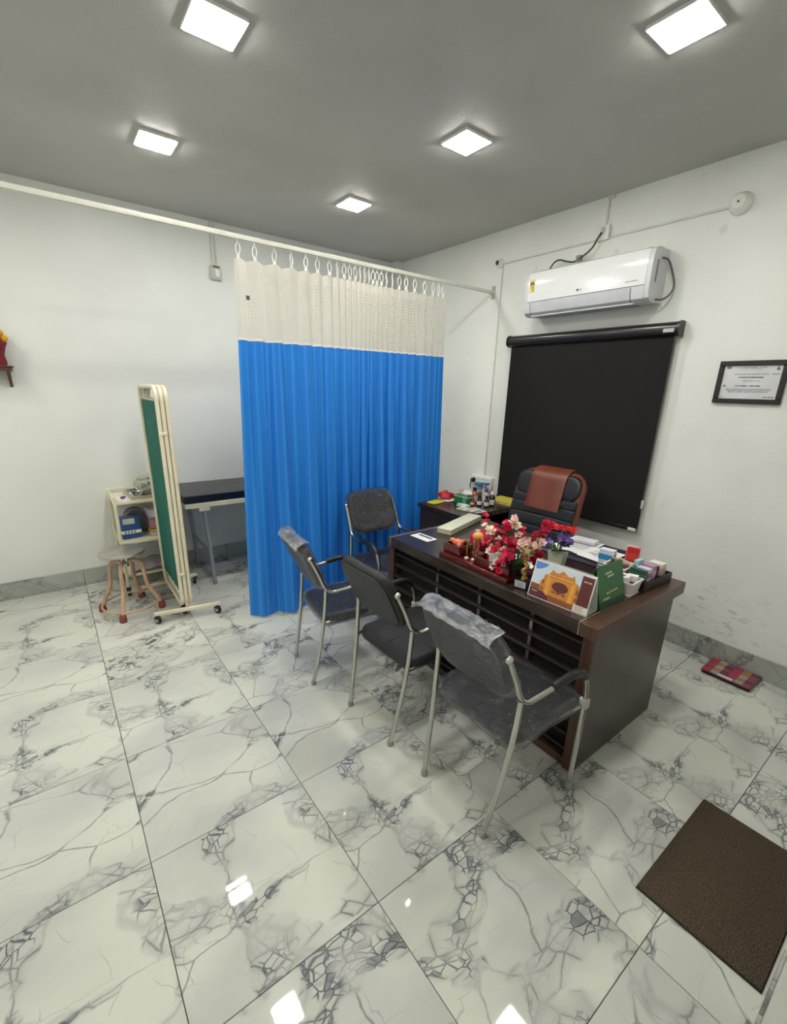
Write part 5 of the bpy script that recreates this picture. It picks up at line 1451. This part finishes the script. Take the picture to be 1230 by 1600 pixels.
part(t, 'back_cover', M('file_yellow', (222, 206, 76), 0.5), lambda g: g.rbox((-0.10, -0.13, 0), (0.10, 0.13, 0.003), 0.001, 1))

# ------------------------------------------------------------------ examination couch
bed = thing('examination_couch', 'examination couch with black mattress behind the curtain', 'couch', (-1.60, -0.315, 0))
X0, X1 = -0.95, 0.95
part(bed, 'mattress', M('black_vinyl_sheen', (66, 66, 69), 0.45, var=0.06), lambda g: g.rbox((X0, -0.285, 0.745), (X1, 0.285, 0.812), 0.008, 2))  # sheen on the black top painted in as a greyer base colour
part(bed, 'frame', cream, lambda g: (g.rbox((X0, -0.292, 0.703), (X1, -0.262, 0.744), 0.004, 1), g.rbox((X0, 0.262, 0.703), (X1, 0.292, 0.744), 0.004, 1), g.rbox((X0, -0.262, 0.703), (X0 + 0.03, 0.262, 0.744), 0.004, 1), g.rbox((X1 - 0.03, -0.262, 0.703), (X1, 0.262, 0.744), 0.004, 1)))
part(bed, 'mattress_side', M('navy_vinyl', (20, 22, 34), 0.35), lambda g: (g.box((X0 + 0.004, -0.2862, 0.748), (X1 - 0.004, -0.2845, 0.805)), g.box((X0 + 0.004, 0.2845, 0.748), (X1 - 0.004, 0.2862, 0.805))))  # dark side face of the same mattress, without the painted sheen
part(bed, 'deck', M('deck_grey', (120, 122, 124), 0.5), lambda g: g.box((X0 + 0.03, -0.262, 0.735), (X1 - 0.03, 0.262, 0.744)))
legm = M('leg_grey_blue', (160, 164, 176), 0.35, 0.3)
for sx in (-1, 1):
    for sy in (-1, 1):
        bx = sx * 0.80; by = sy * 0.272
        lg = part(bed, 'leg', legm, lambda g: g.tube([(bx, by, 0.70), (bx + sx * -0.03, by, 0.02)], 0.016, 12))
        part(lg, 'foot_cap', grey_pl, lambda g: g.lathe([(0.02, 0), (0.021, 0.01), (0.019, 0.035)], (bx - sx * 0.03, by, 0), 12))
        part(lg, 'bracket', cream, lambda g: g.rbox((bx - 0.045, by - 0.02, 0.672), (bx + 0.045, by + 0.02, 0.704), 0.003, 1))
    part(bed, 'leg_brace', legm, lambda g: g.tube([(sx * 0.785, -0.272, 0.30), (sx * 0.785, 0.272, 0.30)], 0.010, 8))

# ------------------------------------------------------------------ instrument trolley
tl = thing('instrument_trolley', 'cream metal trolley with shelves standing against the left wall', 'trolley', (-2.79, -0.245, 0))
TW, TD = 0.225, 0.195
for sx in (-1, 1):
    for sy in (-1, 1):
        c_ = part(tl, 'post', cream, lambda g: g.rbox((sx * TW - 0.011, sy * TD - 0.011, 0.075), (sx * TW + 0.011, sy * TD + 0.011, 0.83), 0.003, 1))
        part(c_, 'caster', black_pl, lambda g: (g.cyl((sx * TW - 0.012, sy * TD, 0.03), (sx * TW + 0.012, sy * TD, 0.03), 0.03, seg=16), g.rbox((sx * TW - 0.016, sy * TD - 0.012, 0.04), (sx * TW + 0.016, sy * TD + 0.012, 0.076), 0.003, 1)))
for z_, nm in ((0.765, 'top_shelf'), (0.44, 'middle_shelf'), (0.16, 'bottom_shelf')):
    sh = part(tl, nm, cream, lambda g: g.rbox((-TW - 0.008, -TD - 0.008, z_), (TW + 0.008, TD + 0.008, z_ + 0.022), 0.003, 1))
    if nm == 'top_shelf':
        part(sh, 'rail', cream, lambda g: (g.tube([(-TW, TD, 0.825), (TW, TD, 0.825)], 0.006, 8), g.tube([(-TW, -TD, 0.825), (-TW, TD, 0.825)], 0.006, 8)))
TLX, TLY = -2.79, -0.245
def on_tl(name, label, cat, dx, dy, z, rz=0.0, group=None):
    return thing(name, label, cat, (TLX + dx, TLY + dy, z + 0.0006), rz, group)
steel = M('polished_steel', (186, 184, 178), 0.2, 1.0)
t = on_tl('steel_tray', 'shallow steel tray on top of the trolley', 'tray', 0.055, -0.01, 0.787)
def traym(g):
    g.box((-0.155, -0.15, 0), (0.155, 0.15, 0.003))
    for s in (-1, 1):
        g.prism([(-0.155, 0.0), (0.155, 0.0), (0.163, 0.03), (-0.163, 0.03)], lambda u, v, n, s=s: (u, s * (0.147 + v * 0.25 + n), v), 0.003)
        g.prism([(-0.147, 0.0), (0.147, 0.0), (0.155, 0.03), (-0.155, 0.03)], lambda u, v, n, s=s: (s * (0.152 + v * 0.25 + n), u, v), 0.003)
part(t, 'tray', steel, traym)
part(t, 'handle', steel, lambda g: g.tube(smooth_path([(-0.163, -0.04, 0.028), (-0.19, -0.03, 0.03), (-0.19, 0.03, 0.03), (-0.163, 0.04, 0.028)]), 0.004, 6))
t = on_tl('plastic_bag', 'crumpled clear plastic bag in the steel tray', 'bag', 0.055, 0.045, 0.7905)
part(t, 'bag', M('cloudy_plastic', (188, 188, 172), 0.25, bump=0.8, bscale=45, var=0.25, vscale=25), lambda g: lump(g, (0, 0, 0), 0.092, (1.05, 0.85, 1.0), 0.045, 3, 26, 16))
part(t, 'knot', M('cloudy_plastic', (188, 188, 172), 0.25, bump=0.8, bscale=45, var=0.25, vscale=25), lambda g: lump(g, (-0.02, 0.0, 0.11), 0.035, (1.2, 1, 0.8), 0.02, 8))
t = on_tl('steel_bowl', 'small steel bowl at the left of the tray', 'bowl', -0.042, -0.085, 0.7905)
part(t, 'bowl', steel, lambda g: g.lathe([(0.018, 0), (0.03, 0.008), (0.042, 0.04), (0.046, 0.048), (0.043, 0.047), (0.028, 0.012), (0.001, 0.008)], seg=22))
part(t, 'swab', M('dark_swab', (60, 50, 46), 0.7), lambda g: lump(g, (0, 0, 0.012), 0.026, (1.1, 1, 0.8), 0.012, 4))
t = on_tl('kidney_dish', 'curved steel dish leaning on the plastic bag', 'dish', 0.125, -0.095, 0.7905)
part(t, 'dish', steel, lambda g: g.lathe([(0.028, 0), (0.036, 0.01), (0.042, 0.035), (0.040, 0.035), (0.033, 0.012), (0.001, 0.006)], seg=20))
part(t, 'forceps', steel, lambda g: (g.tube([(-0.03, 0.0, 0.03), (0.03, 0.02, 0.075)], 0.004, 6), g.tube([(-0.02, -0.015, 0.03), (0.03, -0.005, 0.08)], 0.004, 6)))
t = on_tl('paper_slip', 'small white paper slip with a purple mark on the trolley', 'paper', -0.155, -0.09, 0.787, 0.1)
part(t, 'slip', paper, lambda g: g.rbox((-0.045, -0.07, 0), (0.045, 0.07, 0.0012), 0.0003, 1))
part(t, 'purple_clip', M('clip_purple', (92, 40, 130), 0.4), lambda g: (g.ball((0.0, 0.0, 0.012), 0.018, (0.9, 1.1, 0.6)), g.ball((0.015, 0.015, 0.012), 0.012, (1, 1, 0.7))))
zs = 0.462
t = on_tl('blue_pack', 'blue pack with white label standing on the middle shelf', 'pack', -0.135, -0.085, zs, 0.05)
part(t, 'pack', M('pack_blue', (44, 84, 138), 0.45), lambda g: g.rbox((-0.07, -0.05, 0), (0.07, 0.05, 0.175), 0.008, 2))
part(t, 'label', M('pack_label', (206, 204, 190), 0.5), lambda g: g.box((-0.055, -0.0512, 0.125), (0.03, -0.0498, 0.17)))
part(t, 'white_band', paper, lambda g: g.box((-0.0708, -0.0508, 0.045), (0.0708, 0.0, 0.07)))
part(t, 'lettering', print_dark, lambda g: [g.box((-0.05 + 0.022 * k, -0.0514, 0.051), (-0.038 + 0.022 * k, -0.0506, 0.064)) for k in range(4)])
t = on_tl('grey_pouch', 'rolled grey cloth pouch beside the blue pack', 'pouch', -0.06, 0.06, zs)
part(t, 'roll', M('pouch_grey', (104, 106, 116), 0.8), lambda g: g.tube([(-0.01, -0.07, 0.12), (-0.01, 0.07, 0.12)], 0.085, 18))
part(t, 'strap', M('pouch_strap', (166, 162, 176), 0.6), lambda g: g.tube([(-0.01 + 0.087 * math.cos(a * math.pi / 10), -0.055, 0.12 + 0.087 * math.sin(a * math.pi / 10)) for a in range(20)], 0.006, 6, closed=True))
part(t, 'underlay', M('pouch_grey', (104, 106, 116), 0.8), lambda g: g.rbox((-0.08, -0.06, 0), (0.06, 0.07, 0.04), 0.01, 2))
zz = zs
for k, (cc, hh, lab) in enumerate((((206, 200, 196), 0.035, 'stack of newspapers at the bottom of the trolley pile'), ((214, 186, 60), 0.022, 'yellow flat box in the trolley pile'), ((176, 124, 132), 0.090, 'pink storage box in the trolley pile'), ((196, 186, 208), 0.075, 'lavender box with printed label on top of the trolley pile'))):
    t = on_tl('storage_box', lab, 'box', 0.105, -0.065, zz, 0.03 * (k - 1), 'boxes on the trolley shelf')
    part(t, 'box', M('storage_%d' % k, cc, 0.5), lambda g: g.rbox((-0.105, -0.085, 0), (0.105, 0.085, hh), 0.002, 1))
    part(t, 'lid_edge', M('storage_edge_%d' % k, tuple(int(v * 0.45) for v in cc), 0.5), lambda g: g.box((-0.1056, -0.0856, hh * 0.02), (0.1056, 0.0856, hh * 0.10)))
    if k == 3:
        part(t, 'label', M('storage_label', (212, 208, 220), 0.5), lambda g: g.box((-0.09, -0.0862, hh * 0.25), (0.095, -0.0848, hh * 0.85)))
        part(t, 'lettering', print_grey, lambda g: [g.box((0.0 + 0.02 * q, -0.0868, hh * 0.45), (0.014 + 0.02 * q, -0.086, hh * 0.58)) for q in range(4)])
    zz += hh + 0.0008
t = on_tl('folded_cloth', 'grey printed cloth folded on the lowest trolley shelf', 'cloth', 0.02, -0.04, 0.182)
part(t, 'cloth', M('cloth_mottled', (160, 150, 156), 0.85, var=0.3, vscale=60), lambda g: g.grid(lambda u, v: (-0.19 + 0.38 * u, -0.17 + 0.30 * v, 0.045 + 0.018 * math.sin(5 * u + 3 * v) + 0.01 * math.sin(17 * u) - 0.03 * (1 - v) ** 4), 18, 14))
part(t, 'under_fold', M('cloth_mottled', (160, 150, 156), 0.85, var=0.3, vscale=60), lambda g: g.rbox((-0.18, -0.14, 0), (0.18, 0.12, 0.032), 0.012, 2))

# ------------------------------------------------------------------ folding bedside screen
scn = thing('folding_screen', 'folded cream-framed bedside screen with green cloth panels', 'screen', (-2.715, -0.80, 0))
green = M('green_cloth', (12, 100, 86), 0.7, var=0.12, vscale=8, stretch=(1, 14, 0.6))
SY0, SY1, SZ0, SZ1 = -0.30, 0.30, 0.105, 1.655
def frame_loop(x):
    r = 0.065; pts = []
    for cy_, cz_, a0 in ((SY1 - r, SZ1 - r, 0), (SY0 + r, SZ1 - r, 90), (SY0 + r, SZ0 + r, 180), (SY1 - r, SZ0 + r, 270)):
        for q in range(6):
            a = math.radians(a0 + 90 * q / 5); pts.append((x, cy_ + r * math.cos(a), cz_ + r * math.sin(a)))
    return pts
for k, x in enumerate((-0.029, 0.0, 0.029)):
    f_ = part(scn, 'panel_frame', cream, lambda g: g.tube(frame_loop(x), 0.0135, 10, closed=True))
    part(f_, 'cloth', green, lambda g: g.grid(lambda u, v: (x + 0.006 * math.sin(34 * u + k) * (0.4 + 0.6 * math.sin(math.pi * v)), SY0 + 0.014 + (SY1 - SY0 - 0.028) * u, SZ0 + 0.10 + (SZ1 - SZ0 - 0.185) * v + 0.006 * math.sin(3 * math.pi * u) * (v > 0.99)), 44, 10))
    part(f_, 'cloth_rod', cream, lambda g: (g.tube([(x, SY0, SZ1 - 0.085), (x, SY1, SZ1 - 0.085)], 0.004, 6), g.tube([(x, SY0, SZ0 + 0.10), (x, SY1, SZ0 + 0.10)], 0.004, 6)))
for yy in (SY0 - 0.004, SY1 + 0.004):
    for zz in (0.36, 1.36):
        part(scn, 'hinge', cream, lambda g: g.rbox((-0.040, yy - 0.014, zz - 0.010), (0.010, yy + 0.014, zz + 0.010), 0.003, 1))
def caster(g, p, a):
    d = Vector((math.cos(a), math.sin(a), 0))
    c_ = Vector(p) + Vector((0, 0, 0.032))
    g.mi = 0; g.cyl(c_ - d * 0.010, c_ + d * 0.010, 0.032, seg=18)
    g.mi = 1; g.cyl(c_ - d * 0.012, c_ + d * 0.0125, 0.016, seg=14)
    g.mi = 0; g.rbox(tuple(c_ + Vector((-0.016, -0.016, 0.005))), tuple(c_ + Vector((0.016, 0.016, 0.037))), 0.004, 1)
cast_m = [M('caster_black', (26, 25, 25), 0.45), M('caster_hub_white', (206, 204, 196), 0.4)]
def base_bar(cx, cy, half, rz, ca):
    c, s = math.cos(rz), math.sin(rz)
    def mk(g):
        g.T = Matrix.Translation((cx, cy, 0)) @ Matrix.Rotation(rz, 4, 'Z')
        g.rbox((-half, -0.013, 0.064), (half, 0.013, 0.090), 0.003, 1)
    b_ = part(scn, 'base_bar', cream, mk)
    for sg in (-1, 1):
        p = (cx + sg * (half - 0.02) * c, cy + sg * (half - 0.02) * s, 0)
        part(b_, 'caster', cast_m, lambda g: caster(g, p, ca))
    return b_
base_bar(0.0, -0.305, 0.225, math.radians(-10), math.radians(20))
base_bar(0.0, 0.305, 0.225, math.radians(6), math.radians(-15))
part(scn, 'caster', cast_m, lambda g: caster(g, (-0.01, -0.215, 0.0), 0.3))
part(scn, 'caster', cast_m, lambda g: caster(g, (0.0, 0.20, 0.0), 0.3))
for yy in (-0.305, 0.305):
    part(scn, 'upright_joint', M('joint_pink_cream', (214, 190, 172), 0.4), lambda g: g.cyl((0, yy * 0.98, 0.085), (0, yy * 0.98, 0.13), 0.014, seg=10))

# ------------------------------------------------------------------ stool
stl = thing('round_stool', 'round steel-topped stool with pinkish bent legs and foot ring', 'stool', (-3.03, -0.715, 0))
pink = M('flaking_pink_paint', (198, 160, 132), 0.5, var=0.15, vscale=40)
part(stl, 'seat', M('worn_steel_seat', (186, 180, 172), 0.28, 0.75, var=0.15), lambda g: g.lathe([(0.05, 0.452), (0.135, 0.452), (0.150, 0.458), (0.154, 0.468), (0.150, 0.478), (0.13, 0.482), (0.001, 0.480)], (-0.012, 0, 0.008), 36))
part(stl, 'screw_hub', chrome, lambda g: g.lathe([(0.022, 0.36), (0.022, 0.40), (0.034, 0.405), (0.036, 0.44), (0.05, 0.453)], seg=18))
for k in range(4):
    a = math.radians(65 + 90 * k)
    ca, sa = math.cos(a), math.sin(a)
    pth = smooth_path([(0.012 * ca, 0.012 * sa, 0.395), (0.06 * ca, 0.06 * sa, 0.405), (0.105 * ca, 0.105 * sa, 0.375), (0.118 * ca, 0.118 * sa, 0.29), (0.130 * ca, 0.130 * sa, 0.20), (0.175 * ca, 0.175 * sa, 0.11), (0.207 * ca, 0.207 * sa, 0.03)], 5)
    lg = part(stl, 'leg', pink, lambda g: g.tube(pth, 0.0145, 10))
    part(lg, 'rubber_foot', M('maroon_rubber', (128, 66, 52), 0.6), lambda g: g.lathe([(0.024, 0), (0.026, 0.01), (0.022, 0.05), (0.017, 0.056)], (0.209 * ca, 0.209 * sa, 0), 14))
part(stl, 'foot_ring', pink, lambda g: g.tube([(0.195 * math.cos(2 * math.pi * q / 36), 0.195 * math.sin(2 * math.pi * q / 36), 0.062) for q in range(36)], 0.008, 8, closed=True))

# ------------------------------------------------------------------ floor mat and scale
dm = thing('door_mat', 'dark brown coir door mat on the floor at the lower right', 'mat', (-1.61, -4.232, 0.0005))
part(dm, 'pile', mat_carpet('coir_brown', (86, 75, 62)), lambda g: g.rbox((-0.305, -0.182, 0.002), (0.305, 0.182, 0.012), 0.004, 2))
part(dm, 'backing', M('mat_backing', (40, 36, 32), 0.8), lambda g: g.rbox((-0.308, -0.185, 0), (0.308, 0.185, 0.003), 0.001, 1))

sc = thing('bathroom_scale', 'chequered red and grey weighing scale by the right skirting', 'scale', (-0.128, -3.785, 0.0005), math.radians(0))
part(sc, 'base', black_pl, lambda g: g.rbox((-0.105, -0.128, 0), (0.105, 0.128, 0.018), 0.003, 1))
part(sc, 'platform', M('scale_maroon', (118, 56, 66), 0.3), lambda g: g.rbox((-0.110, -0.133, 0.018), (0.110, 0.133, 0.026), 0.003, 1))
cols = [M('check_red', (178, 46, 72), 0.3), M('check_plum', (122, 70, 88), 0.3), M('check_olive', (150, 116, 78), 0.3), M('check_grey', (150, 148, 146), 0.3), M('check_wine', (104, 44, 54), 0.3)]
pat = [[0, 1, 0, 1, 0], [3, 2, 3, 2, 3], [1, 4, 1, 4, 1], [0, 1, 0, 0, 1], [3, 2, 3, 2, 2], [1, 4, 1, 1, 4]]
def checks(g):
    for i in range(6):
        for j in range(5):
            g.mi = pat[i][j]
            y1 = 0.128 - i * 0.0427; x0 = -0.105 + j * 0.042
            g.box((x0 + 0.001, y1 - 0.0417, 0.0258), (x0 + 0.041, y1 - 0.001, 0.0268))
part(sc, 'checked_top', cols, checks)
part(sc, 'display', M('display_white', (214, 206, 204), 0.25), lambda g: g.rbox((-0.106, -0.035, 0.0262), (-0.082, 0.045, 0.0285), 0.001, 1))
